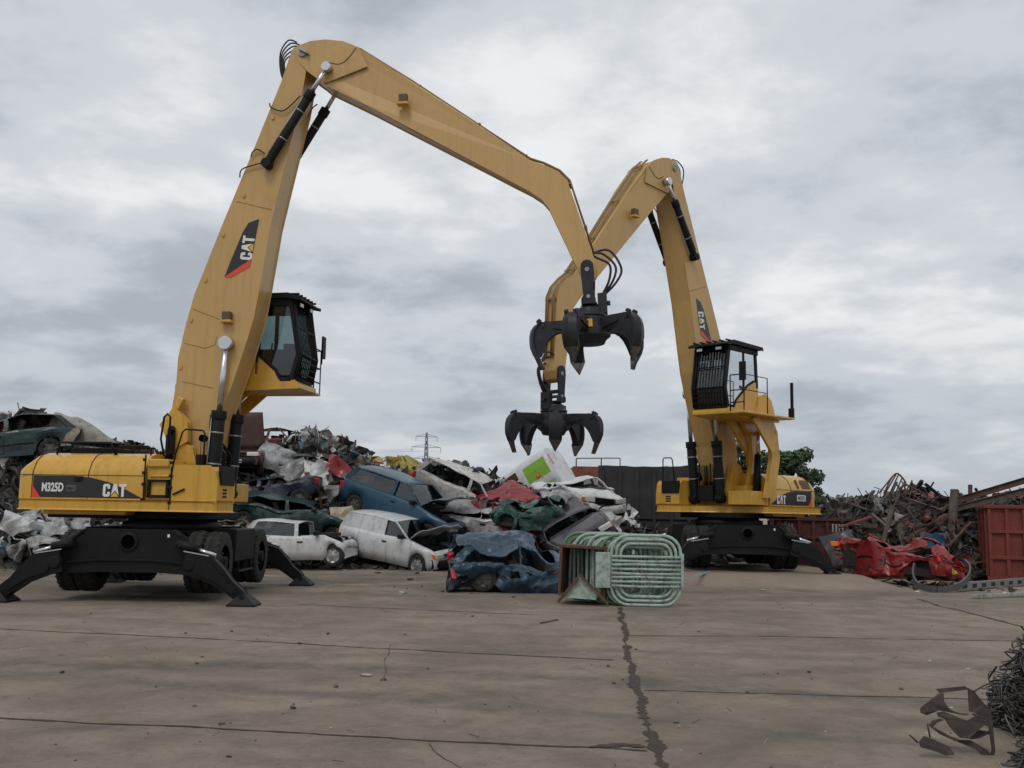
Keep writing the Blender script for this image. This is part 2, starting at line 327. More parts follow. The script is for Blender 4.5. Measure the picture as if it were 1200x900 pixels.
def machine(fr, name, label, boom_rot, stick_rot, spin, tilt, gyaw, hose_side):
    root = empty(name, fr.o, (0, 0, fr.yaw), label, 'scrap handler', 'yellow elevated-cab scrap handlers')
    FOOT = Vector((.35, 2.1))
    def spin2(p, c_, an):
        c, s_ = math.cos(an), math.sin(an); d = Vector(p) - c_; return (c_.x + d.x * c - d.y * s_, c_.y + d.x * s_ + d.y * c)
    def T(px, py, off): return spin2(FA.tr(px, py, off), FOOT, boom_rot)     # outlines measured on one machine serve both
    B = lambda mb, nm, ms, par=root, bv=0.015, mx=None: mb.build(nm, ms, par, bv, mx)
    piv = Vector(spin2((2.38, 10.22), FOOT, boom_rot))
    def rot2(p):
        c, s_ = math.cos(stick_rot), math.sin(stick_rot); d = Vector(p) - piv
        return (piv.x + d.x * c - d.y * s_, piv.y + d.x * s_ + d.y * c)
    # ---------------- undercarriage, in its own heading (along world Y)
    U = Matrix.Rotation(-fr.yaw, 4, 'Z')
    ch = MB(); ch.box(-.5, .5, -2.0, 2.0, .62, 1.14); ch.box(-.75, .75, -.8, .8, .72, 1.18)
    ch.box(-1.0, 1.0, -1.5, -1.1, .5, .78); ch.box(-1.0, 1.0, 1.1, 1.5, .5, .78)
    ch.box(-.95, -.5, -.7, .6, .7, 1.12); ch.box(.5, .95, -.7, .6, .7, 1.12)
    chassis = B(ch, 'chassis', BLK, root, .02, U)
    t = MB(); t.lathe([(.3, 1.12), (.86, 1.14), (.9, 1.2), (.9, 1.3), (.8, 1.32), (.8, 1.45), (.2, 1.5)], axis='z', n=32); B(t, 'turntable', BLK, root, 0, U)
    for sgn in (-1, 1):
        bm = [(-.74, 1.2), (.74, 1.2), (.98, 1.04), (1.15, .86), (1.34, .74), (1.34, .5), (1.0, .47), (.5, .5), (-.5, .5), (-1.0, .47), (-1.34, .5), (-1.34, .74), (-1.15, .86), (-.98, 1.04)]
        e = MB(); y0, y1 = (-2.18, -2.0) if sgn < 0 else (2.0, 2.18)
        e.prism(bm, y0, y1)
        yo = y0 if sgn < 0 else y1
        # welded flange following the lower edge, boss and hole
        pts = [(-1.25, .62), (-.9, .66), (-.45, .7), (.45, .7), (.9, .66), (1.25, .62)]
        for a, b in zip(pts, pts[1:]): e.bar((a[0], yo + sgn * .02, a[1]), (b[0], yo + sgn * .02, b[1]), .045, .03)
        e.lathe([(.16, 0), (.16, sgn * .03), (.115, sgn * .035)], c=(0, yo, 1.0), n=20)
        e.mi = 1; e.lathe([(.115, sgn * .03), (.0, sgn * .004)], c=(0, yo, 1.0), n=20)  # shallow dish, painted black for the shade inside the hole
        e.mi = 0
        for q in (-1, 1): e.bar((q * .74, yo + sgn * .015, 1.19), (q * 1.14, yo + sgn * .015, .86), .03, .03)
        e.mi = 2
        for q in (.66,): e.box(q - .02, q + .02, min(yo, yo + sgn * .006), max(yo, yo + sgn * .006), 1.08, 1.13)
        beam = B(e, 'outrigger_beam', [BLK, mat('hole_shade', (.002, .002, .002), 1, spec=0), WHT], root, .012, U)
        for q in (-1, 1):
            lg = [(1.05, .82), (1.25, .84), (1.5, .74), (1.66, .58), (1.8, .4), (1.98, .25), (2.05, .14), (1.98, .07), (1.84, .13), (1.55, .33), (1.25, .45), (.98, .52)]
            l = MB(); ya, yb = (-2.42, -2.2) if sgn < 0 else (2.2, 2.42)
            l.prism([(q * a, b) for a, b in lg], ya, yb)
            l.prism([(q * a, b) for a, b in [(1.15, .76), (1.44, .68), (1.66, .48), (1.9, .24), (1.82, .21), (1.54, .4), (1.2, .52)]], ya - .03, yb + .03)
            l.tube([(q * 1.1, ya - .04, .66), (q * 1.1, yb + .04, .66)], .1, 12)
            leg = B(l, 'outrigger_leg', BLK, root, .012, U)
            f = MB(); cx, cy = q * 2.0, (ya + yb) / 2
            f.add([(cx - .23, cy - .23, 0), (cx + .23, cy - .23, 0), (cx + .23, cy + .23, 0), (cx - .23, cy + .23, 0),
                   (cx - .23, cy - .23, .03), (cx + .23, cy - .23, .03), (cx + .23, cy + .23, .03), (cx - .23, cy + .23, .03),
                   (cx - .07, cy - .15, .17), (cx + .07, cy - .15, .17), (cx + .07, cy + .15, .17), (cx - .07, cy + .15, .17)],
                  [(3, 2, 1, 0), (0, 1, 5, 4), (1, 2, 6, 5), (2, 3, 7, 6), (3, 0, 4, 7), (4, 5, 9, 8), (5, 6, 10, 9), (6, 7, 11, 10), (7, 4, 8, 11), (8, 9, 10, 11)])
            f.tube([(cx, cy - .19, .15), (cx, cy + .19, .15)], .045, 8)
            B(f, 'foot_pad', BLK, leg, .006, U)
            c = MB(); c.tube([(q * .85, (ya + yb) / 2, .98), (q * 1.2, (ya + yb) / 2, .9)], .075, 12); c.mi = 1
            c.tube([(q * 1.15, (ya + yb) / 2, .91), (q * 1.5, (ya + yb) / 2, .8)], .035, 10)
            c.bar((q * 1.0, ya, .87), (q * 1.42, ya, .8), .03, .02)
            B(c, 'leg_ram', [BLK, CHR], leg, 0, U)
    for q in (-1, 1):
        e = MB(); e.box(min(q * .96, q * 1.38), max(q * .96, q * 1.38), -.66, .66, .62, 1.2); e.box(min(q * 1.0, q * 1.42), max(q * 1.0, q * 1.42), -.5, .5, .42, .46); e.bar((q * 1.38, -.45, .62), (q * 1.38, -.45, .42), .04); e.bar((q * 1.38, .45, .62), (q * 1.38, .45, .42), .04); B(e, 'side_locker', BLK, root, .02, U)
    for ay in (-1.3, 1.3):
        for wx in (-1.24, -.93, .93, 1.24):
            w = MB(); w.lathe([(.3, -.13), (.44, -.15), (.5, -.13), (.525, -.09), (.53, -.03), (.515, -.03), (.515, .03), (.53, .03), (.525, .09), (.5, .13), (.44, .15), (.3, .13)], c=(ay * 0, 0, 0), axis='x', n=32)
            for k in range(26):
                a = 2 * math.pi * k / 26
                for sd in (-1, 1):
                    p = Vector((sd * .035, .522 * math.cos(a), .522 * math.sin(a))); q2 = Vector((sd * .125, .517 * math.cos(a + .07), .517 * math.sin(a + .07)))
                    w.bar(p, q2, .05, .016, up=(0, math.cos(a), math.sin(a)))
            MX = U @ Matrix.Translation((wx, ay, .64))
            wo = w.build('wheel', RUB, root, 0, MX)
            r = MB(); sg = 1 if wx > 0 else -1
            r.lathe([(.31, -.13), (.29, -.05), (.27, -.02 * sg), (.12, .02 * sg), (.12, .06 * sg), (0, .07 * sg)], axis='x', n=24)
            for k in range(8):
                a = 2 * math.pi * k / 8; r.tube([(0, .2 * math.cos(a), .2 * math.sin(a)), (sg * .06, .2 * math.cos(a), .2 * math.sin(a))], .018, 6)
            r.build('rim', RIM, wo, 0, MX)
        ax = MB(); ax.tube([(-1.4, ay, .64), (1.4, ay, .64)], .1, 12); ax.lathe([(.0, -.2), (.24, -.16), (.28, 0), (.24, .16), (0, .2)], c=(0, ay, .64), n=16); B(ax, 'axle', BLK, root, 0, U)
    # ---------------- house
    sec = lambda hw, zt: [(-hw, 1.69), (-hw, 2.12), (-hw + .02, 2.2), (-hw + .1, 2.36), (-hw + .24, zt - .05), (-hw + .42, zt), (hw - .42, zt), (hw - .24, zt - .05), (hw - .1, 2.36), (hw - .02, 2.2), (hw, 2.12), (hw, 1.69)]
    h = MB(); rows = []
    for x, hw, dz, in ((-2.42, 1.16, -.3), (-2.36, 1.24, -.13), (-2.26, 1.285, -.04), (-2.1, 1.3, 0), (-1.2, 1.3, 0), (-.5, 1.3, 0), (.06, 1.3, 0)):
        rows.append([(x + (.0 if z < 2.2 else (z - 2.2) * .35 if x < -2.2 else 0), y, min(z, 1e9) if z <= 2.2 else 2.2 + (z - 2.2) * (1 + dz / .36)) for y, z in sec(hw, 2.53)])
    h.smooth = True; h.grid(rows); h.smooth = False
    h.poly(rows[0][::-1]); h.poly(rows[-1])
    hood = B(h, 'engine_hood', YEL, root, 0)
    # seams, vents, decals on the hood
    sm = MB()
    for side in (-1, 1):
        y = side * 1.303
        for x in (-2.08, -1.0): sm.box(x - .008, x + .008, min(y, y - side * .01), max(y, y - side * .01), 1.7, 2.12)
        for x in (-2.08, -1.0):
            for (a, b) in zip(sec(1.303, 2.533)[1:5], sec(1.303, 2.533)[2:6]):
                sm.bar((x, side * -a[0], a[1]), (x, side * -b[0], b[1]), .016, .008, up=(0, side, 1))
        sm.box(-2.4, .05, min(y, y - side * .01), max(y, y - side * .01), 2.112, 2.124)
    B(sm, 'panel_seam', DRK, hood, 0)
    for side in (-1, 1):
        d = MB(); y = side * 1.306
        band = [(-2.06, 1.72), (-2.06, 2.105), (-1.25, 2.105), (-.95, 2.08), (-.6, 2.0), (-.28, 1.88), (0.02, 1.74), (.02, 1.72)]
        P = [(x, y, z) for x, z in band]
        d.poly(P if side < 0 else P[::-1]); N = (0, side, 0)
        d.mi = 2; P = [(-2.07, y + side * .003, 1.72), (-2.07, y + side * .003, 1.94), (-1.9, y + side * .003, 1.72)]; d.poly(P)
        Uv = (1, 0, 0) if side < 0 else (-1, 0, 0)
        h0 = .225
        ox = -.7 if side < 0 else -.7 + 1.98 * h0
        cat_word(d, (ox if side < 0 else -.27, y, 1.745), Uv, (0, 0, 1), h0, N, 1, 3)
        d.mi = 1
        if side < 0:
            word(d, 'M325D', (-1.88, y, 1.83), Uv, (0, 0, 1), .42, .15, N, bold=.035)
            d.mi = 4; d.box(-1.4, -1.22, y - .004, y, 1.835, 1.94)
            d.mi = 0; word(d, 'MH', (-1.38, y - .004, 1.85), Uv, (0, 0, 1), .14, .07, N, bold=.02)
        else:
            d.box(-1.75, -1.3, y, y + .003, 1.84, 2.0)
            d.mi = 0; word(d, 'M325D', (-1.34, y + .003, 1.865), Uv, (0, 0, 1), .37, .11, N, bold=.03)
        B(d, 'decal', [DEC, WHT, RED, ORG, GRY], hood, 0)
        if side < 0:
            k = MB(); k.box(-1.26, -1.1, y - .01, y, 2.0, 2.1); k.lathe([(.03, -.02), (0, -.02)], c=(-1.18, y, 2.05), n=10); B(k, 'hood_latch', BLK, hood, .003)
    v = MB()
    for (x0, x1) in ((-2.0, -1.55), (-1.42, -1.3)):
        for q in range(7 if x1 - x0 > .2 else 2):
            xx = x0 + q * .065; v.bar((xx, 1.295, 2.17), (xx, 1.2, 2.4), .04, .02, up=(0, 1, .4))
    B(v, 'vent_grille', VNT, hood, 0)
    # sill frame all round
    s = MB(); s.prism([(-2.46, -1.0), (-2.3, -1.32), (1.36, -1.32), (1.42, -1.26), (1.42, -.55), (1.08, -.35), (.68, .4), (.28, 1.28), (.26, 1.32), (-2.55, 1.32), (-2.6, 1.0)], 1.5, 1.69, 'z')
    s.box(-1.9, -.3, -1.2, 1.2, 1.42, 1.52)
    B(s, 'house_sill', YEL, root, .03)
    s = MB(); s.box(-2.0, .9, -.9, .9, 1.36, 1.5); B(s, 'house_underframe', BLK, root, .02)
    # counterweight edge plate at rear
    s = MB(); s.box(-2.53, -2.42, -1.0, 1.0, 1.52, 2.1); B(s, 'counterweight', YEL, root, .04)
    # step recess
    s = MB(); s.box(.07, .56, -1.24, -.6, 1.69, 2.36); s.box(.1, .5, -1.29, -.6, 2.28, 2.42); s.box(.14, .5, -1.27, -1.2, 2.1, 2.14)
    B(s, 'step_housing', YEL, root, .02)
    s = MB(); s.box(.12, .52, -1.30, -1.24, 1.74, 1.79); s.box(.12, .52, -1.30, -1.24, 2.02, 2.06); s.box(.12, .17, -1.3, -1.24, 1.74, 2.06); s.box(.47, .52, -1.3, -1.24, 1.74, 2.06)
    s.box(.055, .075, -1.31, -1.28, 1.52, 2.5); s.box(.56, .58, -1.325, -1.29, 1.52, 2.28)
    for z in (1.68, 1.95, 2.15, 2.38): s.box(.03, .09, -1.335, -1.3, z, z + .05); s.box(.54, .6, -1.335, -1.31, z - .05, z)
    B(s, 'step', BLK, root, .006)
    # tool box
    s = MB(); s.prism([(.62, 1.69), (.62, 2.29), (1.28, 2.29), (1.36, 2.22), (1.4, 2.0), (1.4, 1.69)], -1.3, -.55); B(s, 'tool_box', YEL, root, .03)
    tb = MB(); tb.box(1.36, 1.43, -1.12, -.57, 1.98, 2.31); B(tb, 'box_mat', BLK, root, .01)
    tb = MB()
    for z in (1.76, 1.82, 1.88): tb.box(1.395, 1.408, -1.0, -.84, z, z + .035)
    tb.bar((.62, -1.315, 1.80), (.84, -1.325, 1.9), .025); B(tb, 'box_vent', BLK, root, 0)
    tb = MB(); tb.tube([(1.05, -1.2, 2.28), (1.05, -1.22, 2.75)], .006, 5); B(tb, 'whip_aerial', BLK, root, 0)
    # grab rails on the near side
    def rail(pts, r=.016, nm='hand_rail'): m = MB(); m.tube(pts, r, 8); B(m, nm, BLK, root, 0)
    rail([(.56, -1.3, 2.1), (.62, -1.3, 2.5), (.72, -1.28, 2.9), (.78, -1.28, 2.95), (1.1, -1.28, 2.93), (1.14, -1.28, 2.88), (1.14, -1.28, 2.3)])
    rail([(.2, -.9, 2.5), (.12, -.9, 2.8), (.16, -.9, 3.2), (.22, -.9, 3.26), (.28, -.9, 3.2), (.28, -.9, 2.5)], .02)
    # roof guard on the hood
    m = MB(); 
    x0, x1, y0, y1, zt = -1.78, -.78, -1.0, .6, 2.72
    for y in (y0, y1): m.tube([(x0 - .05, y, 2.5), (x0, y, zt), (x1, y, zt), (x1 + .1, y, 2.5)], .02, 8)
    for k in range(14): xx = lerp(x0, x1, k / 13); m.tube([(xx, y0, zt), (xx, y1, zt)], .009, 5)
    for k in range(5): yy = lerp(y0, y1, k / 4); m.tube([(x0, yy, zt), (x1, yy, zt)], .009, 5)
    for k in range(10): xx = lerp(x0, x1, k / 9); m.tube([(xx, y0, zt), (xx, y0, 2.52)], .007, 5)
    B(m, 'mesh_guard', BLK, root, 0)
    m = MB(); m.box(-1.7, -.85, -.8, .4, 2.5, 2.64); B(m, 'radiator_cover', BLK, root, .02)
    rail([(-.66, -1.0, 2.5), (-.68, -1.0, 2.62), (-.62, -1.0, 2.66), (-.05, -1.0, 2.66), (0, -1.0, 2.62), (0, -1.0, 2.5)]); rail([(-.35, -1.0, 2.66), (-.35, -1.0, 2.52)])
    m = MB(); m.tube([(.12, -.55, 2.45), (.14, -.56, 3.0), (.16, -.58, 3.02)], .07, 12); m.lathe([(.085, 2.55), (.085, 2.9)], c=(.13, -.555, 0), axis='z', n=12); B(m, 'exhaust_pipe', BLK, root, 0)
    # front deck and boom bracket
    m = MB(); m.box(.1, .3, .42, 1.28, 1.69, 1.9); m.box(.08, .52, -.55, .9, 1.69, 2.2); B(m, 'front_deck', YEL, root, .02)
    m = MB()
    for y in (-.46, .36):
        m.prism([(-.1, 1.69), (-.15, 2.3), (.1, 2.75), (.3, 2.75), (.5, 2.7), (.62, 2.3), (.78, 1.95), (.8, 1.69)], y, y + .1)
        if y < 0: B(m, "boom_bracket", YEL, root, .015); m = MB()
    B(m, 'boom_bracket', YEL, root, .015)
    m = MB(); m.prism([(-.12, 3.1), (.15, 3.42), (.4, 3.15), (.42, 2.8), (.1, 2.6), (.0, 2.9)], -.5, -.38); m.bar((.02, -.44, 3.15), (.26, -.44, 3.6), .13, .12); B(m, 'boom_base_plate', YEL, root, .015)
    # ---------------- boom
    bo = [(343, 60), (352, 54), (360, 60), (361, 72), (357, 84), (350, 125), (338, 172), (324, 229), (316, 262), (303, 336), (296, 372), (286, 405), (270, 452), (256, 490), (250, 520), (236, 548), (215, 552), (200, 530), (197, 510), (203, 478), (208, 449), (210, 420), (218, 385), (229, 346), (263, 261), (283, 213), (300, 172), (331, 96)]
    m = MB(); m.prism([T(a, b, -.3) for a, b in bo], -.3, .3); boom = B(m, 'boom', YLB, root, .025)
    # weld seams
    m = MB()
    def seam(pl, y=-.303, r=.006):
        q = [T(a, b, -.3) for a, b in pl]; m.tube([(a, y, b) for a, b in q], r, 4); m.tube([(a, -y, b) for a, b in q], r, 4)
    seam([(277, 236), (319, 246)]); seam([(226, 362), (262, 376)]); seam([(214, 447), (250, 455)]); seam([(216, 402), (240, 408), (252, 404), (254, 394)])
    B(m, 'weld_seam', mat('weld_paint', (0.36, 0.2, 0.045), .5), boom, 0)
    # decal both sides
    dc = [(304, 256.5), (291.5, 261), (284.5, 272), (272, 302), (263, 324.5), (270, 326), (293, 313), (297, 293)]
    for side in (-1, 1):
        d = MB(); y = side * .304; q = [T(a, b, -.3) for a, b in dc]
        d.poly([(a, y, b) for a, b in q])
        r0 = [T(a, b, -.3) for a, b in [(263, 324.5), (270, 326), (293, 313), (294.5, 303.5), (274, 317.5)]]
        d.mi = 2; d.poly([(a, y + side * .003, b) for a, b in r0])
        c0 = Vector(T(295, 305, -.3)); c1 = Vector(T(299, 277, -.3)); up = (c1 - c0).normalized(); wv = Vector((-up.y, up.x))
        hh = (c1 - c0).length / 1.98
        o = c0 + wv * 0.0; 
        if side < 0: cat_word(d, (o.x, y, o.y), (up.x, 0, up.y), (wv.x, 0, wv.y), hh, (0, -1, 0), 1, 3)
        else: o = c1; cat_word(d, (o.x, y, o.y), (-up.x, 0, -up.y), (wv.x, 0, wv.y), hh, (0, 1, 0), 1, 3)
        B(d, 'decal', [DEC, WHT, RED, ORG], boom, 0)
    # work lamps on boom and stick
    def lamp(x, z, par, ydir, tilt=0, sc=1):
        m = MB(); y = ydir * .3
        m.box(x - .11, x + .11, min(y, y + ydir * .16), max(y, y + ydir * .16), z - .15, z - .1); m.mi = 1
        m.box(x - .075, x + .085, min(y + ydir * .02, y + ydir * .14), max(y + ydir * .02, y + ydir * .14), z - .1, z + .06)
        B(m, 'work_lamp', [YEL, mat('lamp_housing', (.1, .065, .03), .5)], par, .01)
    q = T(268, 370, -.3); lamp(q[0], q[1], boom, -1)
    # small clips along the rear edge
    m = MB()
    for px, py in ((286, 229), (262, 275), (241, 328), (224, 375), (212, 430), (320, 138)):
        q = T(px, py, -.3); m.box(q[0] - .02, q[0] + .03, -.325, -.3, q[1] - .04, q[1] + .03)
    for px, py in ((268, 249), (231, 344)):
        q = T(px, py, -.3); m.lathe([(.05, -.03), (.05, .03), (0, .03)], c=(q[0] - .03, 0, q[1]), n=10)
    B(m, 'pipe_clip', YEL, boom, 0)
    # hoses on the boom
    m = MB()
    for k in range(5):
        y = -.2 + k * .1; pts = [(343, 110), (334, 92), (333 - k, 68), (342, 53 + k), (352 + k, 55)]
        m.tube([(a, y, b) for a, b in [T(*p, 0) for p in pts[:1]]] and spline([(T(*p, 0)[0], y, T(*p, 0)[1]) for p in pts], 5), .016, 6)
    for pts in ([(352, 112), (340, 124), (330, 130), (318, 126), (316, 121)], [(310, 180), (302, 175), (296, 178), (294, 184)], [(311, 190), (295, 194), (283, 199), (281, 208)], [(372, 122), (366, 127), (360, 138)]):
        m.tube(spline([(T(a, b, -.36)[0], -.36, T(a, b, -.36)[1]) for a, b in pts], 5), .014, 6)
    B(m, 'hose', HOS, boom, 0)
    m = MB(); q = T(355, 62, -.3)
    m.tube([(q[0], -.35, q[1]), (q[0], .35, q[1])], .09, 16); m.bar((q[0] - .05, -.36, q[1] + .04), (q[0] + .14, -.36, q[1] - .06), .1, .02)
    q = T(313, 192, -.4); m.tube([(q[0], -.46, q[1]), (q[0], .46, q[1])], .085, 16)
    q = T(265, 402, -.4); m.tube([(q[0], -.46, q[1]), (q[0], .46, q[1])], .1, 16)
    B(m, 'pivot_pin', PIN, boom, .005)
    # ---------------- stick
    so = [(345, 58), (354, 54), (364, 50), (382, 48), (402, 50), (420, 57), (462, 82), (480, 94), (552, 140), (620, 186), (634, 191), (652, 199), (663, 209), (688, 281), (697, 308), (696, 320), (690, 327), (682, 322), (671, 300), (642, 239), (634, 230), (620, 221), (600, 211), (575, 198), (480, 149), (430, 122), (380, 98), (373, 92), (362, 84), (352, 74)]
    sp = [rot2(T(a, b, -.28)) for a, b in so]
    m = MB(); m.prism(sp, -.28, .28)
    def slim(v):
        k = sstep(((Vector((v.x, v.z)) - piv).length - 1.4) / 1.6); return Vector((v.x, v.y * lerp(1, .62, k), v.z))
    m.warp(slim)
    head = [rot2(T(a, b, -.28)) for a, b in so[:6] + [(430, 78), (380, 98), (373, 92), (362, 84), (352, 74)]]
    m.prism(head, -.315, -.282); m.prism(head, .282, .315)
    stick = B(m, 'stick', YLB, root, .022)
    R2 = lambda px, py: rot2(T(px, py, -.28))
    q = R2(474, 117); lamp(q[0], q[1], stick, -1); lamp(q[0], q[1], stick, 1)
    m = MB()
    for y in (-.12, -.07, .07, .12):      # pressure pipes along the top of the stick
        m.tube([(p[0], y, p[1]) for p in [R2(402, 46), R2(420, 53), R2(480, 90), R2(620, 182), R2(636, 187), R2(655, 196), R2(667, 208), R2(694, 290)]], .018, 6)
    for (a, b) in ((420, 54), (490, 97), (560, 142), (615, 179), (667, 212), (685, 262)):
        p = R2(a, b); m.box(p[0] - .025, p[0] + .025, -.15, .15, p[1] - .01, p[1] + .02)
    B(m, 'hydraulic_pipe', mat('pipe_brown', (0.27, 0.165, 0.06), .5), stick, 0)
    m = MB()
    e = [R2(418, 57), R2(408, 70), R2(398, 76), R2(385, 74)]
    for y in (-.318, .318): m.tube(spline([(a, y, b) for a, b in e], 4), .008, 5)
    B(m, 'lamp_cable', HOS, stick, 0)
    pn = rot2(T(689, 319, 0)); pin = pn
    hs = MB()
    for k, off in enumerate((-.1, 0, .1)):
        y = -.12 + .12 * k
        w = hose_side
        hs.tube(spline([(pn[0] + .0, y, pn[1] + .35), (pn[0] + w * (.26 + off), y, pn[1] + .34 + off), (pn[0] + w * (.5 + off), y, pn[1] + .1), (pn[0] + w * (.45 + off * .6), y * .7, pn[1] - .18), (pn[0] + w * .26, y * .5, pn[1] - .45)], 6), .022, 8)
    B(hs, 'grapple_hose', HOS, stick, 0)
    # ---------------- rams
    def ram(a, b, y, r, frac, par_name, rr=None):
        a = Vector((a[0], y, a[1])); b = Vector((b[0], y, b[1])); d = (b - a); mid = a + d * frac
        m = MB(); m.tube([a - d.normalized() * .08, a, mid], r, 16); m.tube([mid - d.normalized() * .1, mid + d.normalized() * .06], r * 1.18, 16)
        m.tube([a + Vector((0, -.1, 0)), a + Vector((0, .1, 0))], r * 1.1, 12)
        o = B(m, par_name, BLK, root, .004)
        m = MB(); m.tube([mid, b], rr or r * .52, 12); m.tube([b + Vector((0, -.08, 0)), b + Vector((0, .08, 0))], r * 1.05, 14)
        B(m, 'piston_rod', CHR, o, 0)
        m = MB(); k = 1 if y > 0 else -1
        m.tube([a + d * .1 + Vector((-r * .8, k * r * .8, 0)), a + d * (frac * .95) + Vector((-r * .8, k * r * .8, 0))], .014, 6)
        for t in (.35, .75): m.tube([a + d * frac * t + Vector((-.001, 0, 0)), a + d * frac * t + d.normalized() * .03], r * 1.08, 14)
        B(m, 'ram_pipe', PIN, o, 0)
    a = T(313, 192, -.42); b = rot2(T(383, 79, -.42))
    for y in (-.42, .42): ram(a, b, y, .085, .72, 'stick_ram')
    a = (.92, 1.86); b = T(265, 402, -.42)
    for y in (-.42, .37): ram(a, b, y, .12, .52, 'boom_ram', .055)
    # boom foot valve clutter
    m = MB()
    m.box(.75, 1.0, -.28, .2, 1.8, 2.2); m.box(.62, .78, -.5, -.35, 2.35, 2.55); m.lathe([(.07, -.06), (.07, .06), (0, .06)], c=(.72, -.45, 2.85), n=10)
    random.seed(3)
    for k in range(9):
        y = random.uniform(-.3, .25); x = random.uniform(.7, .9)
        m.tube(spline([(x, y, 2.1), (x + .15, y + .1, 2.5), (x - .05, y - .05, 2.9), (x - .1, y, 3.3)], 4), .018, 6)
    B(m, 'valve_block', BLK, root, .005)
    # ---------------- cab riser
    TB = FB.tr
    m = MB()
    o1 = [TB(a, b, 1.4) for a, b in [(890, 473), (898, 480), (911, 515), (914, 545), (908, 590), (898, 592), (905, 545), (903, 520), (887, 490)]]
    o2 = [TB(a, b, .62) for a, b in [(860, 499), (867, 498), (883, 528), (887, 560), (879, 592), (871, 592), (879, 558), (876, 532)]]
    o3 = [TB(a, b, 1.4) for a, b in [(880, 499), (886, 497), (908, 534), (902, 538)]]
    m.prism(o1, 1.3, 1.4); m.prism(o1, .75, .85); m.prism(o2, .54, .62); m.prism(o3, 1.41, 1.48); m.prism(o3, .66, .74)
    q = o1[5]; m.box(q[0] - .25, q[0] + .5, .6, 1.28, 1.7, 2.05)
    q = o1[2]; m.tube([(q[0] + .06, .7, q[1]), (q[0] + .06, 1.42, q[1])], .06, 10)
    B(m, 'cab_riser', YEL, root, .015)
    p0 = Vector((*TB(887, 592, 1.0),)); p1 = Vector((*TB(889, 510, 1.0),)); m = MB()
    m.tube([(p0.x, 1.0, p0.y), (lerp(p0.x, p1.x, .62), 1.0, lerp(p0.y, p1.y, .62))], .09, 12); m.mi = 1; m.tube([(lerp(p0.x, p1.x, .6), 1.0, lerp(p0.y, p1.y, .6)), (p1.x, 1.0, p1.y)], .045, 10)
    B(m, 'riser_ram', [BLK, CHR], root, 0)
    # ---------------- cab
    X0c, X1, Y0, Y1, Z0, Z1 = .85, 2.32, .4, 1.36, 4.0, 5.56
    SH = Matrix.Translation((-.17, 0, .06)); BC = lambda mb, nm, ms, par=root, bv=0.015, mx=None: mb.build(nm, ms, par, bv, SH)
    m = MB(); m.prism([(-.15, 3.8), (-.15, 3.9), (.75, 4.0), (2.25, 4.0), (2.35, 3.92), (2.35, 3.84), (.4, 3.76)], Y0, Y1 + .02)
    m.box(-.1, 2.3, Y1 + .02, Y1 + .5, 3.84, 3.89)
    m.prism([(-.1, 3.9), (.1, 4.35), (.4, 4.5), (.9, 4.3), (.9, 3.95)], .7, 1.3)
    plat = BC(m, 'cab_platform', YEL, root, .012)
    lowcab = [(X0c, Z0), (X0c, 4.75), (1.05, 4.72), (1.3, 4.6), (1.6, 4.38), (1.85, 4.18), (1.95, Z0)]
    m = MB(); m.prism(lowcab, Y0 - .005, Y0 + .06); m.prism(lowcab, Y1 - .06, Y1 + .005); m.box(X0c - .02, X0c + .06, Y0, Y1, Z0, 4.7); BC(m, 'cab_side_panel', YEL, root, .01)
    cab = MB()
    pil = .045
    for y in (Y0 + .03, Y1 - .03):
        cab.bar((X0c + .04, y, 4.6), (X0c + .1, y, Z1), .09); cab.bar((1.5, y, Z0 + .1), (1.5, y, Z1), .07)
        cab.bar((2.2, y, Z0), (2.32, y, 4.5), .08); cab.bar((2.32, y, 4.5), (2.12, y, Z1), .08)
        cab.bar((X0c, y, Z1 - .05), (2.15, y, Z1 - .05), .1, .14)
        # glazing seal following the panel
        for a, b in zip([(X0c, 4.78), (1.05, 4.75), (1.3, 4.63), (1.6, 4.41), (1.88, 4.18), (1.97, Z0)], [(1.05, 4.75), (1.3, 4.63), (1.6, 4.41), (1.88, 4.18), (1.97, Z0), (2.2, Z0)]):
            cab.bar((a[0], y, a[1]), (b[0], y, b[1]), .07)
    cab.bar((2.12, Y0, Z1 - .05), (2.12, Y1, Z1 - .05), .12); cab.bar((2.22, Y0, Z0 + .04), (2.22, Y1, Z0 + .04), .12); cab.bar((2.31, Y0, 4.5), (2.31, Y1, 4.5), .05)
    cab.bar((X0c + .05, Y0, Z1 - .05), (X0c + .05, Y1, Z1 - .05), .12); cab.box(X0c, 2.2, Y0, Y1, Z0, Z0 + .05)
    cabo = BC(cab, 'cab', BLK, root, .008)
    r = MB(); r.prism([(.72, Z1 + .02), (.75, Z1 + .09), (2.1, Z1 + .12), (2.36, Z1 + .03), (2.36, Z1 - .01), (2.1, Z1 + .04)], Y0 - .1, Y1 + .1)
    for k in range(6): yy = lerp(Y0, Y1, k / 5); r.box(1.0, 2.3, yy - .02, yy + .02, Z1 + .1, Z1 + .14)
    BC(r, 'cab_roof', BLK, cabo, .012)
    g = MB()
    for y in (Y0 + .012, Y1 - .012):
        g.poly([(X0c + .08, y, 4.78), (1.05, y, 4.75), (1.3, y, 4.63), (1.46, y, 4.5), (1.46, y, Z1 - .1), (X0c + .12, y, Z1 - .1)])
        g.poly([(1.54, y, 4.45), (1.88, y, 4.2), (2.0, y, Z0 + .08), (2.18, y, Z0 + .08), (2.29, y, 4.5), (2.1, y, Z1 - .1), (1.54, y, Z1 - .1)])
    g.poly([(2.24, Y0 + .05, Z0 + .1), (2.24, Y1 - .05, Z0 + .1), (2.31, Y1 - .05, 4.48), (2.31, Y0 + .05, 4.48)])
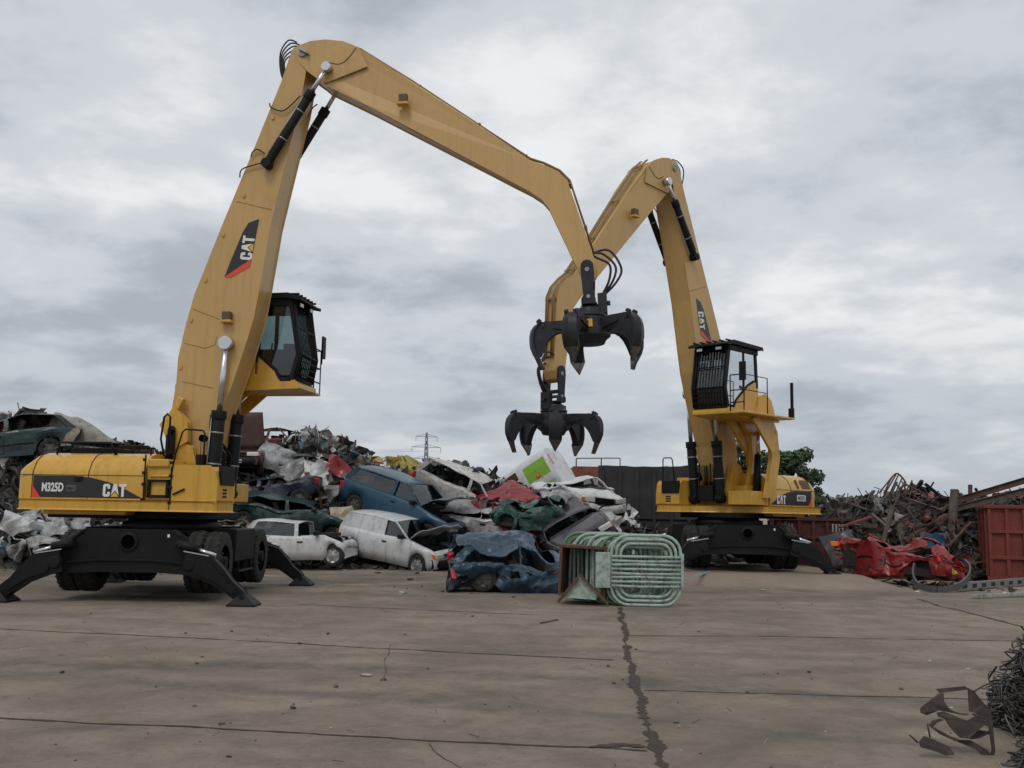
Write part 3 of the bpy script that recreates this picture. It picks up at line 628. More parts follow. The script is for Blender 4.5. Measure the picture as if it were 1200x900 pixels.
    g.poly([(2.31, Y0 + .05, 4.52), (2.31, Y1 - .05, 4.52), (2.13, Y1 - .05, Z1 - .1), (2.13, Y0 + .05, Z1 - .1)])
    g.poly([(X0c + .03, Y0 + .05, 4.75), (X0c + .03, Y1 - .05, 4.75), (X0c + .08, Y1 - .05, Z1 - .1), (X0c + .08, Y0 + .05, Z1 - .1)])
    BC(g, 'cab_window', GLS, cabo, 0)
    gd = MB()
    for k in range(11):
        yy = lerp(Y0 + .06, Y1 - .06, k / 10)
        gd.tube([(2.29, yy, Z0 + .02), (2.37, yy, 4.5), (2.2, yy, Z1 - .02)], .012, 6)
    for t in range(9):
        if t < 5: x, z = lerp(2.29, 2.37, t / 4), lerp(Z0 + .02, 4.5, t / 4)
        else: x, z = lerp(2.37, 2.2, (t - 4) / 4), lerp(4.5, Z1 - .02, (t - 4) / 4)
        if t <= 4 or t in (6, 8): gd.tube([(x, Y0, z), (x, Y1, z)], .016, 6)
    for y in (Y0, Y1):
        gd.tube([(2.29, y, Z0 + .02), (2.37, y, 4.5), (2.2, y, Z1 - .02)], .026, 6)
        for z, x0 in ((Z0 + .1, 2.2), (4.5, 2.3), (5.55, 2.12)): gd.tube([(x0, y, z), (x0 + .08, y, z)], .015, 5)
    BC(gd, 'front_guard', BLK, cabo, 0)
    st = MB(); st.box(1.1, 1.6, .78, 1.22, 4.25, 4.42); st.prism([(1.05, 4.4), (.98, 5.15), (1.1, 5.2), (1.22, 4.42)], .78, 1.22); st.box(1.0, 1.12, .88, 1.12, 5.2, 5.36)
    st.bar((1.25, .68, 4.5), (1.7, .68, 4.56), .08); st.bar((1.25, 1.32, 4.5), (1.7, 1.32, 4.56), .08); st.tube([(1.66, .68, 4.56), (1.68, .68, 4.76)], .02, 6); st.tube([(1.66, 1.32, 4.56), (1.68, 1.32, 4.76)], .02, 6)
    st.box(1.15, 1.5, .82, 1.18, Z0 + .05, 4.25)
    st.box(X0c + .1, X0c + .2, Y0 + .1, Y1 - .1, 4.05, 5.2); st.box(1.9, 2.15, .7, 1.1, 4.05, 4.75); st.box(1.4, 2.1, Y0 + .06, Y0 + .14, 4.1, 4.6); st.box(1.6, 1.75, .6, 1.2, 5.4, 5.6)
    BC(st, 'operator_seat', SEAT, cabo, .03)
    rl = MB(); yo = Y1 + .48
    pts = [(2.28, 3.88), (2.28, 4.95)]
    for x in (2.28, 1.2): rl.tube([(x, yo, 3.88), (x, yo, 4.78)], .013, 6)
    for z in (4.4, 4.78): rl.tube([(2.28, yo, z), (1.2, yo, z)], .011, 6)
    for z in (4.1, 4.4, 4.78): rl.tube([(2.28, yo, z), (2.28, Y1 + .1, z)], .015, 6)
    rl.tube([(2.28, Y1 + .1, 3.88), (2.28, Y1 + .1, 4.78)], .015, 6)
    BC(rl, 'hand_rail', BLK, plat, 0)
    mr = MB(); mr.tube([(2.3, yo, 4.5), (2.32, yo, 5.0)], .014, 6); mr.box(2.31, 2.35, yo - .09, yo + .09, 4.62, 5.08); BC(mr, 'mirror', BLK, plat, .01)
    mr = MB(); mr.box(-.18, -.12, Y1 + .3, Y1 + .45, 3.9, 4.15); mr.box(-.2, -.14, Y1 + .35, Y1 + .42, 4.1, 4.82); BC(mr, 'mirror_post', BLK, plat, .01)
    for y in (Y0 + .1, Y1 - .3):
        l = MB(); l.mi = 1; l.box(2.28, 2.3, y, y + .16, Z1 - .11, Z1 - .04); l.mi = 0; l.box(2.2, 2.28, y - .01, y + .17, Z1 - .12, Z1 - .03); BC(l, 'cab_lamp', [BLK, LNS], cabo, .005)
    b = MB(); b.lathe([(.05, Z1 + .1), (.05, Z1 + .17), (.03, Z1 + .19), (0, Z1 + .19)], c=(1.5, 1.2, 0), axis='z', n=12); BC(b, 'beacon', AMB, cabo, 0)
    grapple(root, pin, spin, tilt, gyaw)
    return root
machine(FA, 'scrap_handler', 'larger, nearer yellow scrap handler with its arm reaching right over the yard', 0, 0, 245 + 8.5, rad(-3), 0, 1)
mB = machine(FB, 'scrap_handler', 'farther yellow scrap handler by the dark wall, arm reaching left, cab facing the camera', rad(-3.9), rad(-12.6), 270 - 225 - 0, 0, 0, 1)
mB.location.z = 0.18
# ------------------------------------------------------------------ cars
def paint(nm, col, metal=0.15, dirt=0.35, rough=0.42): return mat(nm, col, rough, metal=metal * .6, var=0.15, scale=2.0, dirt=min(.9, dirt * 1.5), dirtcol=(0.085, 0.068, 0.052), coat=0.2, streak=.5)
def nz(p, s=1.0, seed=0.0):
    return noise.noise_vector(Vector((p[0] * s + seed * 7.31, p[1] * s + seed * 3.7, p[2] * s - seed * 5.1)))
def crease(p, s, seed):
    n = nz(p, s, seed); return Vector((1 - 2 * abs(n.x) * 1.6, 1 - 2 * abs(n.y) * 1.6, 1 - 2 * abs(n.z) * 1.6))
_RM = Euler((.7, .5, .9)).to_matrix()
def fold(p, s, seed):
    # straight-edged folds: random corner offsets joined linearly
    q = _RM @ Vector(p) * s + Vector((seed * 1.7 + 50, seed * .9 + 50, 50 - seed * 1.3)); i = Vector((math.floor(q.x), math.floor(q.y), math.floor(q.z))); f = q - i; o = Vector((0, 0, 0))
    for a in (0, 1):
        for b in (0, 1):
            for c in (0, 1):
                w = (f.x if a else 1 - f.x) * (f.y if b else 1 - f.y) * (f.z if c else 1 - f.z)
                if w > 1e-5: o += (noise.cell_vector(i + Vector((a + .5, b + .5, c + .5))) * 2 - Vector((1, 1, 1))) * w
    return o
def crusher(amount, seed, roof=0.0, belt=0.92, front=0.0, rear=0.0, sag=0.0):
    def f(v):
        p = Vector(v)
        if roof and p.z > belt * .8: 
            k = roof * (0.75 + 0.5 * nz(p, .9, seed + 3).x)
            p.z = belt * .8 + (p.z - belt * .8) * (1 - min(1.0, k)); p.y += roof * .12 * nz(p, 1.1, seed + 9).y
        if front and p.x > .7: p.x = .7 + (p.x - .7) * (1 - front); 
        if rear and p.x < -1.0: p.x = -1.0 + (p.x + 1.0) * (1 - rear)
        if front > .15 and p.x > .5: p += crease(p, 2.6, seed + 2) * .07 * front * min(1, (p.x - .5) * 2)
        if amount:
            p += nz(p, .9, seed) * .34 * amount + fold(p, 2.0, seed + 1) * (.07 + .12 * amount) * amount + fold(p, 4.7, seed + 5) * (.035 + .05 * amount) * amount
            if amount > .4: p += fold(p, 11, seed + 8) * .03 * amount
            p.z -= sag * math.exp(-(p.x + .2) ** 2 * 2) * .3
        return p
    return f
def car(name, label, cat, group, loc, rot, col, L=3.75, W=1.62, H=1.4, kind='hatch', crush=0.0, seed=1, roof=0.0, front=0.0, rear=0.0, wheels=(1, 1, 1, 1), glass_in=('side', 'front', 'rear'), bonnet='shut', bonnet_mat=None, bumper=None, light=True, plate='white', noroof=False, under=False, sag=0.0, tail_on=True, chop=False):
    root = empty(name, loc, rot, label, cat, group)
    fn = crusher(crush, seed, roof, .92, front, rear, sag)
    hl = L / 2; belt = .92 * H / 1.4; hz0 = .76 * H / 1.4
    wb = hl * .66; ax = (-wb, wb * .98); ra = .33
    wsb = hl * .42     # windscreen base
    if kind == 'saloon': rwb = -hl * .55; rr0, rr1 = -hl * .36, hl * .08
    elif kind == 'coupe': rwb = -hl * .72; rr0, rr1 = -hl * .45, hl * .06
    else: rwb = -hl * .95; rr0, rr1 = -hl * .78, hl * .1
    def top(x):
        if x > wsb: return interp(x, [(wsb, belt), (hl * .86, hz0), (hl * .96, hz0 * .9), (hl, hz0 * .72)])
        if kind == 'saloon' and x < rwb: return interp(x, [(-hl, .78 * H / 1.4), (-hl * .96, .88 * H / 1.4), (rwb, belt)])
        return interp(x, [(-hl, belt * .72), (-hl * .985, belt * .9), (-hl * .95, belt * .98), (-hl * .8, belt)])
    def bot(x):
        z = .2 + (.1 * max(0, (abs(x) - hl * .8) / (hl * .2)) if abs(x) > hl * .8 else 0)
        for a in ax:
            d = abs(x - a)
            if d < ra: z = max(z, .3 + math.sqrt(ra * ra - d * d))
        return z
    def hw(x): return W / 2 * (1 - .16 * (abs(x) / hl) ** 5)
    xs = sorted(set([round(-hl + L * i / 44, 3) for i in range(45)] + [round(a + ra * q, 3) for a in ax for q in (-.999, -.9, -.7, .7, .9, .999)]))
    def ring(x, s):
        zt, zb, w = top(x), bot(x), hw(x)
        zb = min(zb, zt - .06)
        m1 = lerp(zb, zt, .35); m2 = lerp(zb, zt, .62)
        return [(x, s * w * .72, zb), (x, s * w * .97, zb), (x, s * w, m1), (x, s * w * 1.005, m2), (x, s * w * .985, zt - .07), (x, s * w * .95, zt - .015), (x, s * w * .88, zt)]
    b = MB(); b.smooth = True
    for s in (-1, 1):
        rows = [ring(x, s) for x in xs]; b.grid(rows if s > 0 else [r for r in rows])
    # top decks
    def deck(xa, xb, mb, lift=0.0, inset=0.88):
        xx = [x for x in xs if xa - .001 <= x <= xb + .001]
        rows = [[(x, hw(x) * inset * t, top(x) + .03 * (1 - t * t) + lift) for t in (-1, -.8, -.4, 0, .4, .8, 1)] for x in xx]
        mb.grid(rows)
    if bonnet != 'shut': deck(hl * .88, hl, b)
    if kind == 'saloon': deck(-hl, rwb, b)
    b.smooth = False
    for x, sgn in ((-hl, -1), (hl, 1)):
        r = ring(x, 1); l = ring(x, -1); 
        for i in range(len(r) - 1): b.poly([r[i], r[i + 1], l[i + 1], l[i]])
    # pillars and roof
    wr = W / 2 * .78; zr = H
    def S(x, t, s, out=0.0):
        return (x, s * (lerp(hw(x) * .9, wr, t) + out), lerp(belt - .01, zr - .06, t))
    def SP(pb, pt, t, s, out=0.0): # pillar line from base x to roof x
        x = lerp(pb, pt, t); return (x, s * (lerp(hw(pb) * .9, wr, t) + out), lerp(belt - .01 if abs(pb) < 9 else belt, zr - .05, t))
    bx = -.02 * hl - .1
    if chop: rr1 = bx + .02
    plan = ([] if chop else [(wsb, rr1, .06)]) + [(bx, bx, .09)]
    if kind == 'van': plan.append((-hl * .95, rr0, .08))
    else: plan += [(rwb, rr0, .1 if kind != 'hatch' else .16)]
    for s in (-1, 1):
        for pb, pt, w in plan:
            n = 5; o = []
            for k in range(n + 1):
                t = k / n
                o.append([SP(pb - w / 2 * 1.2, pt - w / 2, t, s), SP(pb - w / 2 * 1.2, pt - w / 2, t, s, .025), SP(pb + w / 2 * 1.2, pt + w / 2, t, s, .025), SP(pb + w / 2 * 1.2, pt + w / 2, t, s)])
            if not noroof: b.grid(o)
        if kind == 'van':
            rows = [[SP(lerp(-hl * .94, bx, q / 6), lerp(rr0, bx, q / 6), t / 5, s, .022) for q in range(7)] for t in range(6)]; b.grid(rows)
    if not noroof:
        b.smooth = True; rows = []
        for k in range(13):
            x = lerp(rr0 - .08, rr1 + .05, k / 12); e = 1 - .03 * (2 * k / 12 - 1) ** 2
            rows.append([(x, wr * t * 1.04, (zr - .055 + .055 * (1 - abs(t) ** 3)) * e) for t in (-1, -.92, -.75, -.4, 0, .4, .75, .92, 1)])
        b.grid(rows); b.smooth = False
    if crush >= .3: b.sm = [False] * len(b.sm)
    if crush >= .3: b.subdiv()
    if crush >= .8: b.subdiv()
    if crush >= .6: b.f, b.m, b.c, b.sm = map(list, zip(*[t for t in zip(b.f, b.m, b.c, b.sm) if noise.noise(b.v[t[0][0]] * 1.9 + Vector((seed, 0, 0))) < .42]))
    body = b.warp(fn).build('body', col, root, 0, None, .018)
    # dark cabin and underside
    d = MB(); d.box(-hl * .9, hl * .9, -W * .38, W * .38, .22, .34)
    for a in ax: d.box(a - .42, a + .42, -W * .36, W * .36, .3, .62)
    d.box(wsb * .8, hl * .86, -W * .34, W * .34, .34, .62)
    for y in (-.36, .36): d.prism([(-.35, .4), (-.5, .62), (-.62, 1.1), (-.5, 1.12), (-.35, .66), (.1, .64), (.12, .45)], y - .2, y + .2)
    d.prism([(-hl * .62, .4), (-hl * .66, .95), (-hl * .56, .95), (-hl * .5, .6), (-hl * .3, .58), (-hl * .3, .4)], -W * .34, W * .34)
    d.prism([(wsb * .6, .5), (wsb * .62, .88), (wsb * 1.1, .88), (wsb * 1.1, .5)], -W * .38, W * .38)
    d.warp(fn).build('interior', DRK, root)
    # bonnet
    if bonnet == 'shut' and not under:
        h = MB(); h.smooth = True; deck(wsb - .02, hl * .985, h, 0.004); h.warp(fn).build('bonnet', bonnet_mat or col, root, 0, None, .01)
    elif bonnet == 'open':
        h = MB(); h.smooth = True; n = 7; ln = hl * .5; rows = []
        for k in range(n + 1):
            t = k / n; x = wsb + .02 + ln * t * .86; z = belt + .02 + ln * t * .5 + .05 * math.sin(t * 5)
            rows.append([(x + .04 * math.sin(y * 3), hw(wsb) * .9 * y, z + .05 * (1 - y * y) + .03 * math.sin(y * 7 + t * 4)) for y in (-1, -.6, -.2, .2, .6, 1)])
        h.grid(rows); h.warp(fn).build('bonnet', bonnet_mat or col, root, 0, None, .012)
    elif bonnet == 'up':
        h = MB(); h.smooth = True; n = 7; ln = hl * .55; rows = []
        for k in range(n + 1):
            t = k / n; x = wsb + .02 + ln * t * .12; z = belt + .02 + ln * t * 1.0
            rows.append([(x + .05 * (1 - y * y), hw(wsb) * (.92 - .1 * t) * y, z) for y in (-1, -.6, -.2, .2, .6, 1)])
        h.grid(rows); h.warp(fn).build('bonnet', bonnet_mat or col, root, 0, None, .02)
    if bonnet != 'shut':
        e = MB(); rs = random.Random(seed)
        for k in range(16):
            x = rs.uniform(wsb + .1, hl * .84); y = rs.uniform(-.5, .5); z = rs.uniform(.6, .78); a = rs.uniform(.06, .16)
            e.mi = 1 if rs.random() < .25 else 0; e.box(x - a, x + a, y - a, y + a, z - .12, z)
        for k in range(6): e.mi = 0; e.tube(spline([(rs.uniform(wsb, hl * .8), rs.uniform(-.5, .5), .74) for q in range(3)], 4), .02, 6)
        e.warp(fn).build('engine', [BLK, ALU], root, .01)
    # glazing
    if 'side' in glass_in and not noroof:
        for s in (-1, 1):
            for (b0, t0, b1, t1) in (((rwb, rr0, bx, bx) if kind != 'van' else (None,) * 4), (bx, bx, wsb, rr1)):
                if b0 is None or (chop and b0 == bx): continue
                g = MB(); b0, t0, b1, t1 = b0 + .1, t0 + .1, b1 - .08, t1 - .04
                g.grid([[SP(lerp(b0, b1, q / 4), lerp(t0, t1, q / 4), .04 + .88 * k / 3, s, .004) for q in range(5)] for k in range(4)])
                g.warp(fn).build('window', CGL, root)
    if 'front' in glass_in and not noroof:
        g = MB(); g.grid([[(lerp(wsb + .02, rr1 + .03, k / 4), lerp(hw(wsb) * .86, wr * .95, k / 4) * y, lerp(belt + .01, zr - .05, k / 4) + .02 * (1 - y * y)) for y in (-1, -.5, 0, .5, 1)] for k in range(5)])
        g.warp(fn).build('windscreen', CGL, root)
    if 'rear' in glass_in and not noroof:
        g = MB(); r_b = rwb - (.05 if kind != 'saloon' else 0)
        g.grid([[(lerp(r_b, rr0 - .06, k / 4), lerp(hw(rwb) * .8, wr * .93, k / 4) * y, lerp(belt + .03, zr - .06, k / 4)) for y in (-1, -.5, 0, .5, 1)] for k in range(5)])
        g.warp(fn).build('rear_window', CGL, root)
    # doors: a skin a few mm proud, with a dark shut line behind it
    for s in (-1, 1):
        def patch(xa, xb, za, zb, out, nx=8, nzz=5):
            rows = []
            for k in range(nx + 1):
                x = lerp(xa, xb, k / nx); r = ring(x, s); row = []
                for q in range(nzz + 1):
                    z = lerp(za, zb, q / nzz)
                    pts = sorted([(p[2], abs(p[1])) for p in r[1:6]])
                    row.append((x, s * (interp(z, pts) + out), z))
                rows.append(row)
            return rows
        zt = belt - .05
        sh = MB(); sh.grid(patch(bx - .02, wsb + .02, .27, zt + .012, .003)); sh.warp(fn).build('shut_line', DRK, root)
        dr = MB(); dr.smooth = True; dr.grid(patch(bx, wsb, .29, zt, .008)); do = dr.warp(fn).build('door', col, root)
        hd = MB(); hd.box(bx + .06, bx + .2, min(s * hw(bx) * 1.0, s * (hw(bx) * 1.0 + .035)), max(s * hw(bx), s * (hw(bx) + .035)), zt - .12, zt - .085); hd.warp(fn).build('handle', BLK, do)
        mi = MB(); mx = wsb - .18; mi.box(mx - .06, mx + .05, min(s * hw(mx) * .97, s * (hw(mx) + .16)), max(s * hw(mx) * .97, s * (hw(mx) + .16)), belt + .0, belt + .12)
        if front < .5: mi.warp(fn).build('mirror', BLK if kind != 'saloon' else col, root, .02)
        ru = MB(); ru.grid(patch(ax[0] + ra + .03, ax[1] - ra - .03, .47, .51, .014, 10, 1)); ru.warp(fn).build('rubbing_strip', BLK, root)
    # bumpers, lamps, plates
    bm = bumper or BLK
    for sgn, nm in ((1, 'front_bumper'), (-1, 'rear_bumper')):
        if sgn > 0 and front > .3: continue
        q = MB(); rows = []
        for k in range(13):
            t = -1 + 2 * k / 12; y = t * W / 2 * .93; x = sgn * (hl + .05 - .16 * abs(t) ** 4)
            rows.append([(x - sgn * .14, y * .98, .26), (x, y, .28), (x + sgn * .02, y, .38), (x, y, .5), (x - sgn * .14, y * .98, .52)])
        q.smooth = True; q.grid(rows); q.warp(fn).build(nm, bm, root, 0, None, .01)
        if plate:
            p = MB(); xx = sgn * (hl + .074); p.grid([[(xx, y, z) for y in (-.24, -.08, .08, .24)] for z in (.34, .44)]); p.warp(fn).build('number_plate', PLT if (sgn > 0 or plate == 'white') else YPL, root, 0, None, .006)
    if light:
        for s in (-1, 1):
            if front <= .3:
                p = MB(); y = s * W / 2 * .66
                p.box(hl * .93, hl + .012, y - .17, y + .17, .55, .67); p.warp(fn).build('headlight', LNS, root, .015)
                p = MB(); y2 = s * W / 2 * .84; p.box(hl * .9, hl * .985, y2 - .06, y2 + .05, .55, .66); p.warp(fn).build('indicator', AMB, root, .01)
            if tail_on:
                p = MB(); y = s * W / 2 * .8; p.box(-hl - .012, -hl * .955, y - .08, y + .09, .56, .8 if kind != 'saloon' else .72); p.warp(fn).build('tail_light', TAL, root, .01)
        if front <= .3:
            p = MB(); 
            for k in range(4): p.box(hl * .97, hl + .008, -.36, .36, .56 + k * .03, .575 + k * .03)
            p.warp(fn).build('grille', BLK, root)
    # wheels
    for i, (a, s) in enumerate(((ax[0], -1), (ax[0], 1), (ax[1], -1), (ax[1], 1))):
        if not wheels[i]: continue
        c = fn(Vector((a, s * (W / 2 - .12), .29))) if crush < .6 else fn(Vector((a, s * (W / 2 - .1), .32)))
        w = MB(); w.lathe([(.19, -.08), (.26, -.09), (.29, -.07), (.295, 0), (.29, .07), (.26, .09), (.19, .08)], n=22)
        mx = Matrix.Translation(c) @ Euler((rad(8 * crush * s), 0, rad(14 * crush * (1 if i % 2 else -1)))).to_matrix().to_4x4()
        wo = w.build('wheel', RUB, root, 0, mx)
        r = MB(); r.lathe([(.195, s * .07), (.18, s * .03), (.09, s * .045), (.05, s * .07), (0, s * .07)], n=22)
        for k in range(6):
            an = k * math.pi / 3; r.bar((.07 * math.cos(an), s * .06, .07 * math.sin(an)), (.17 * math.cos(an), s * .05, .17 * math.sin(an)), .05, .02, up=(0, 1, 0))
        r.build('rim', RIM if i < 2 or crush > .3 else ALU, wo, 0, mx)
    return root
def at(px, py, Y, dz=0): p = PY(px, py, Y); return (p.x, p.y, p.z + dz)
E3 = lambda yaw, pitch=0, roll=0: (rad(roll), rad(-pitch), rad(yaw))   # pitch > 0 lifts the nose
WCAR = paint('white_car_paint', (0.62, 0.63, 0.64), 0.0, .25)
BCAR = paint('petrol_blue_paint', (0.012, 0.062, 0.105), .25, .2)
GCAR = paint('dark_green_paint', (0.02, 0.048, 0.052), .25, .35)
SCAR = paint('slate_paint', (0.045, 0.05, 0.075), .3, .35)
MCAR = paint('maroon_paint', (0.07, 0.012, 0.016), .2, .3)
RCAR = paint('red_car_paint', (0.24, 0.01, 0.014), .1, .3)
SIL = paint('silver_paint', (0.42, 0.42, 0.43), .5, .4)
DBL = paint('blue_wreck_paint', (0.022, 0.062, 0.105), .2, .4)
PUR = paint('dark_plum_paint', (0.035, 0.026, 0.042), .2, .3)
YCAR = paint('yellow_car_paint', (0.42, 0.31, 0.03), .0, .6)
TEAL = paint('teal_paint', (0.02, 0.09, 0.085), .1, .5)
TAN = paint('gold_beige_paint', (0.2, 0.17, 0.12), .3, .5)
GR = 'scrapped cars in the heap'
car('scrap_car', 'petrol blue hatchback lying nose-down on the heap with its bonnet sprung open', 'scrap car', GR, at(471, 618, 29.6), E3(-27, -17, 2), BCAR, L=4.0, H=1.42, crush=.12, seed=3, bonnet='open', bonnet_mat=paint('faded_blue_paint', (0.12, 0.17, 0.22), .3, .3), wheels=(1, 1, 1, 1), plate=None, glass_in=('side', 'front', 'rear'))
car('scrap_van', 'small white car-derived van with blank rear sides under the blue hatchback', 'scrap van', None, at(468, 664, 28.3), E3(-30, -8, 2), WCAR, L=3.55, H=1.38, kind='van', crush=.05, seed=5, bonnet='open', bumper=BLK, wheels=(1, 1, 1, 1), glass_in=('side', 'front'), plate=None, front=.1)
car('scrap_car', 'white hatchback on the ground with smashed nose and flattened front roof', 'scrap car', GR, at(360, 663, 27.3), E3(-7, 0, 0), WCAR, L=3.15, W=1.5, H=1.24, crush=.16, seed=8, roof=.05, front=.45, bonnet='off', chop=True, glass_in=('side',), wheels=(1, 1, 1, 1), plate=None)
car('scrap_car', 'dark green crushed car, roof torn off, above the white hatchback', 'scrap car', GR, at(347, 630, 29.6), E3(-6, -9, 4), GCAR, L=4.2, H=1.35, crush=.45, seed=11, roof=.85, bonnet='shut', glass_in=(), front=.1, plate=None)
car('scrap_car', 'slate blue crushed saloon with red rear lamp, topmost flattened car behind the green one', 'scrap car', GR, at(308, 598, 31), E3(172, -8, -6), SCAR, L=4.0, H=1.3, kind='saloon', crush=.6, seed=14, roof=.9, glass_in=(), bonnet='shut', plate=None)
mc = car('scrap_car', 'dark maroon car on top of the heap facing the camera with bonnet raised', 'scrap car', GR, at(286, 563, 32.2), E3(-84, 3, 2), MCAR, L=4.1, W=1.66, H=1.36, crush=.06, seed=17, bonnet='up', bonnet_mat=paint('dull_red_underside', (0.085, 0.03, 0.032), 0, .6, .7), glass_in=(), noroof=True, plate='white')
car('scrap_car', 'white crumpled three-door car, nose down, beside the blue hatchback', 'scrap car', GR, at(553, 606, 31.0), E3(-22, -21, 4), paint('dirty_white_paint', (0.5, 0.49, 0.47), 0, .45), L=3.9, H=1.38, crush=.35, seed=21, roof=.15, bonnet='shut', glass_in=('rear',), plate=None)
car('scrap_car', 'silver flattened car wedged under the white three-door car', 'scrap car', GR, at(572, 636, 29.6), E3(-12, -6, 5), SIL, L=3.5, H=1.3, crush=.6, seed=25, roof=.8, glass_in=(), plate=None, wheels=(0, 0, 0, 0))
car('scrap_car', 'bright red crushed car squeezed between the white cars and the mint frames', 'scrap car', GR, at(612, 626, 29.3), E3(-62, -12, 12), RCAR, L=3.4, H=1.3, crush=.95, seed=28, roof=.7, glass_in=(), plate=None, wheels=(0, 0, 1, 0), light=False)
car('scrap_car', 'white crushed saloon with flattened roof and number plate facing the camera', 'scrap car', GR, at(674, 605, 29.2), E3(-64, -5, 2), WCAR, L=3.3, W=1.5, H=1.3, kind='saloon', crush=.5, seed=31, roof=.75, glass_in=('rear',), bumper=WCAR, plate='white')
car('scrap_car', 'dark plum car tipped on its side with one headlamp towards the sky', 'scrap car', GR, at(684, 643, 26.6), E3(-82, -6, 32), PUR, L=3.7, W=1.6, H=1.3, crush=.2, seed=35, roof=.8, glass_in=(), plate=None, bumper=PUR)
car('scrap_car', 'blue wreck crushed almost flat on the yard beside the mint frames', 'scrap car', GR, at(612, 702, 21.2), E3(9, 0, 3), DBL, L=3.1, W=1.6, H=1.45, crush=.95, seed=39, roof=.6, glass_in=(), plate=None, front=.2, wheels=(1, 0, 0, 0))
car('scrap_car', 'red wreck on rubble with yellow rear plate, beside the red container', 'scrap car', GR, at(1050, 684, 25.0), E3(122, 4, 6), RCAR, L=3.0, W=1.4, H=1.4, crush=.9, seed=42, roof=.85, glass_in=(), plate='yellow', bumper=RCAR, wheels=(0, 0, 0, 1))
car('scrap_car', 'yellow crushed car showing at the crest of the heap', 'scrap car', GR, at(478, 574, 33.5), E3(-10, -3, 8), YCAR, L=3.0, W=1.4, H=1.1, crush=.8, seed=45, roof=.8, glass_in=(), plate=None, light=False)
car('scrap_car', 'teal crumpled car half buried under the red crushed car', 'scrap car', GR, at(640, 636, 27.6), E3(-35, -8, -8), TEAL, L=3.0, H=1.25, crush=1.0, seed=48, roof=.6, glass_in=(), plate=None, wheels=(0, 0, 0, 0), light=False)
car('scrap_car', 'dark teal car jutting from the top of the left heap', 'scrap car', GR, at(2, 548, 27.5), E3(-160, -6, 5), paint('deep_teal_paint', (0.015, 0.04, 0.045), .2, .3), L=3.8, H=1.35, crush=.4, seed=51, roof=.2, glass_in=(), plate=None)
car('scrap_car', 'white crumpled car at the foot of the left heap', 'scrap car', GR, at(42, 656, 25.8), E3(-38, -6, 14), paint('grubby_white_paint', (.4, .4, .4), 0, .6), L=3.0, W=1.4, H=1.1, crush=.9, seed=54, roof=.8, glass_in=(), plate=None, wheels=(0, 0, 0, 0), light=False)
car('scrap_car', 'flattened silver car low in the left heap behind the outrigger leg', 'scrap car', GR, at(108, 655, 26.6), E3(12, 5, -8), SIL, L=3.6, H=1.3, crush=.7, seed=57, roof=.9, glass_in=(), plate=None, wheels=(0, 0, 0, 0), light=False)
car('scrap_car', 'grey crushed car under the slate saloon', 'scrap car', GR, at(262, 655, 28.5), E3(5, 3, 5), TAN, L=3.8, H=1.3, crush=.9, seed=60, roof=.9, glass_in=(), plate=None, wheels=(0, 0, 0, 0), light=False)
car('scrap_car', 'maroon car body lying behind the raised maroon bonnet', 'scrap car', GR, at(330, 548, 33.6), E3(-20, 0, 0), paint('brown_red_paint', (0.1, 0.018, 0.022), .1, .3), L=3.4, H=1.35, crush=.3, seed=63, roof=.1, glass_in=(), plate=None, light=False)

# van box with a green panel
def van_box():
    root = empty('van_body', at(637, 592, 33.2), (0, rad(-32), rad(-24)), 'white van body tipped up on the heap with a green square panel on its side', 'van body')
    L, W, H = 2.35, 1.5, 1.42
    fn = crusher(.05, 71)
    b = MB(); rows = []
    for k in range(15):
        x = -L / 2 + L * k / 14
        rows.append([(x, -W / 2, .0), (x, -W / 2 - .02, .5), (x, -W / 2, 1.0), (x, -W / 2 + .05, H - .15), (x, -W / 2 + .2, H), (x, 0, H + .04), (x, W / 2 - .2, H), (x, W / 2 - .05, H - .15), (x, W / 2, .6), (x, W / 2, 0)])
    b.smooth = True; b.grid(rows); b.smooth = False; b.poly(rows[0][::-1]); b.poly(rows[-1]); b.warp(fn).build('body', WCAR, root, 0, None, .02)
    g = MB(); y = -W / 2 - .03
    g.grid([[(lerp(.2, 1.04, q / 4), y + .03 * (k > 3) - .005, lerp(.3, 1.2, k / 4)) for q in range(5)] for k in range(5)])
    g.warp(fn).build('green_panel', mat('lime_green', (0.22, 0.42, 0.04), .4, var=.05, dirt=.1), root, 0, None, .008)
    g = MB(); g.lathe([(0, 0), (.07, .0), (.08, .004)], c=(.6, y - .022, .72), n=14); g.mi = 1; g.lathe([(0, -.006), (.035, -.006)], c=(.6, y - .022, .74), n=12); g.warp(fn).build('sticker', [RED, ORG], root)
    g = MB(); g.grid([[(lerp(-.75, -.05, q / 4), y + .01, lerp(.75, 1.25, k / 3)) for q in range(5)] for k in range(4)]); g.warp(fn).build('window', mat('brown_glass', (0.08, 0.05, 0.025), .2), root, 0, None, .006)
    g = MB(); g.box(1.12, 1.2, -.7, -.56, .8, 1.2); g.warp(fn).build('tail_light', TAL, root, .01)
van_box()
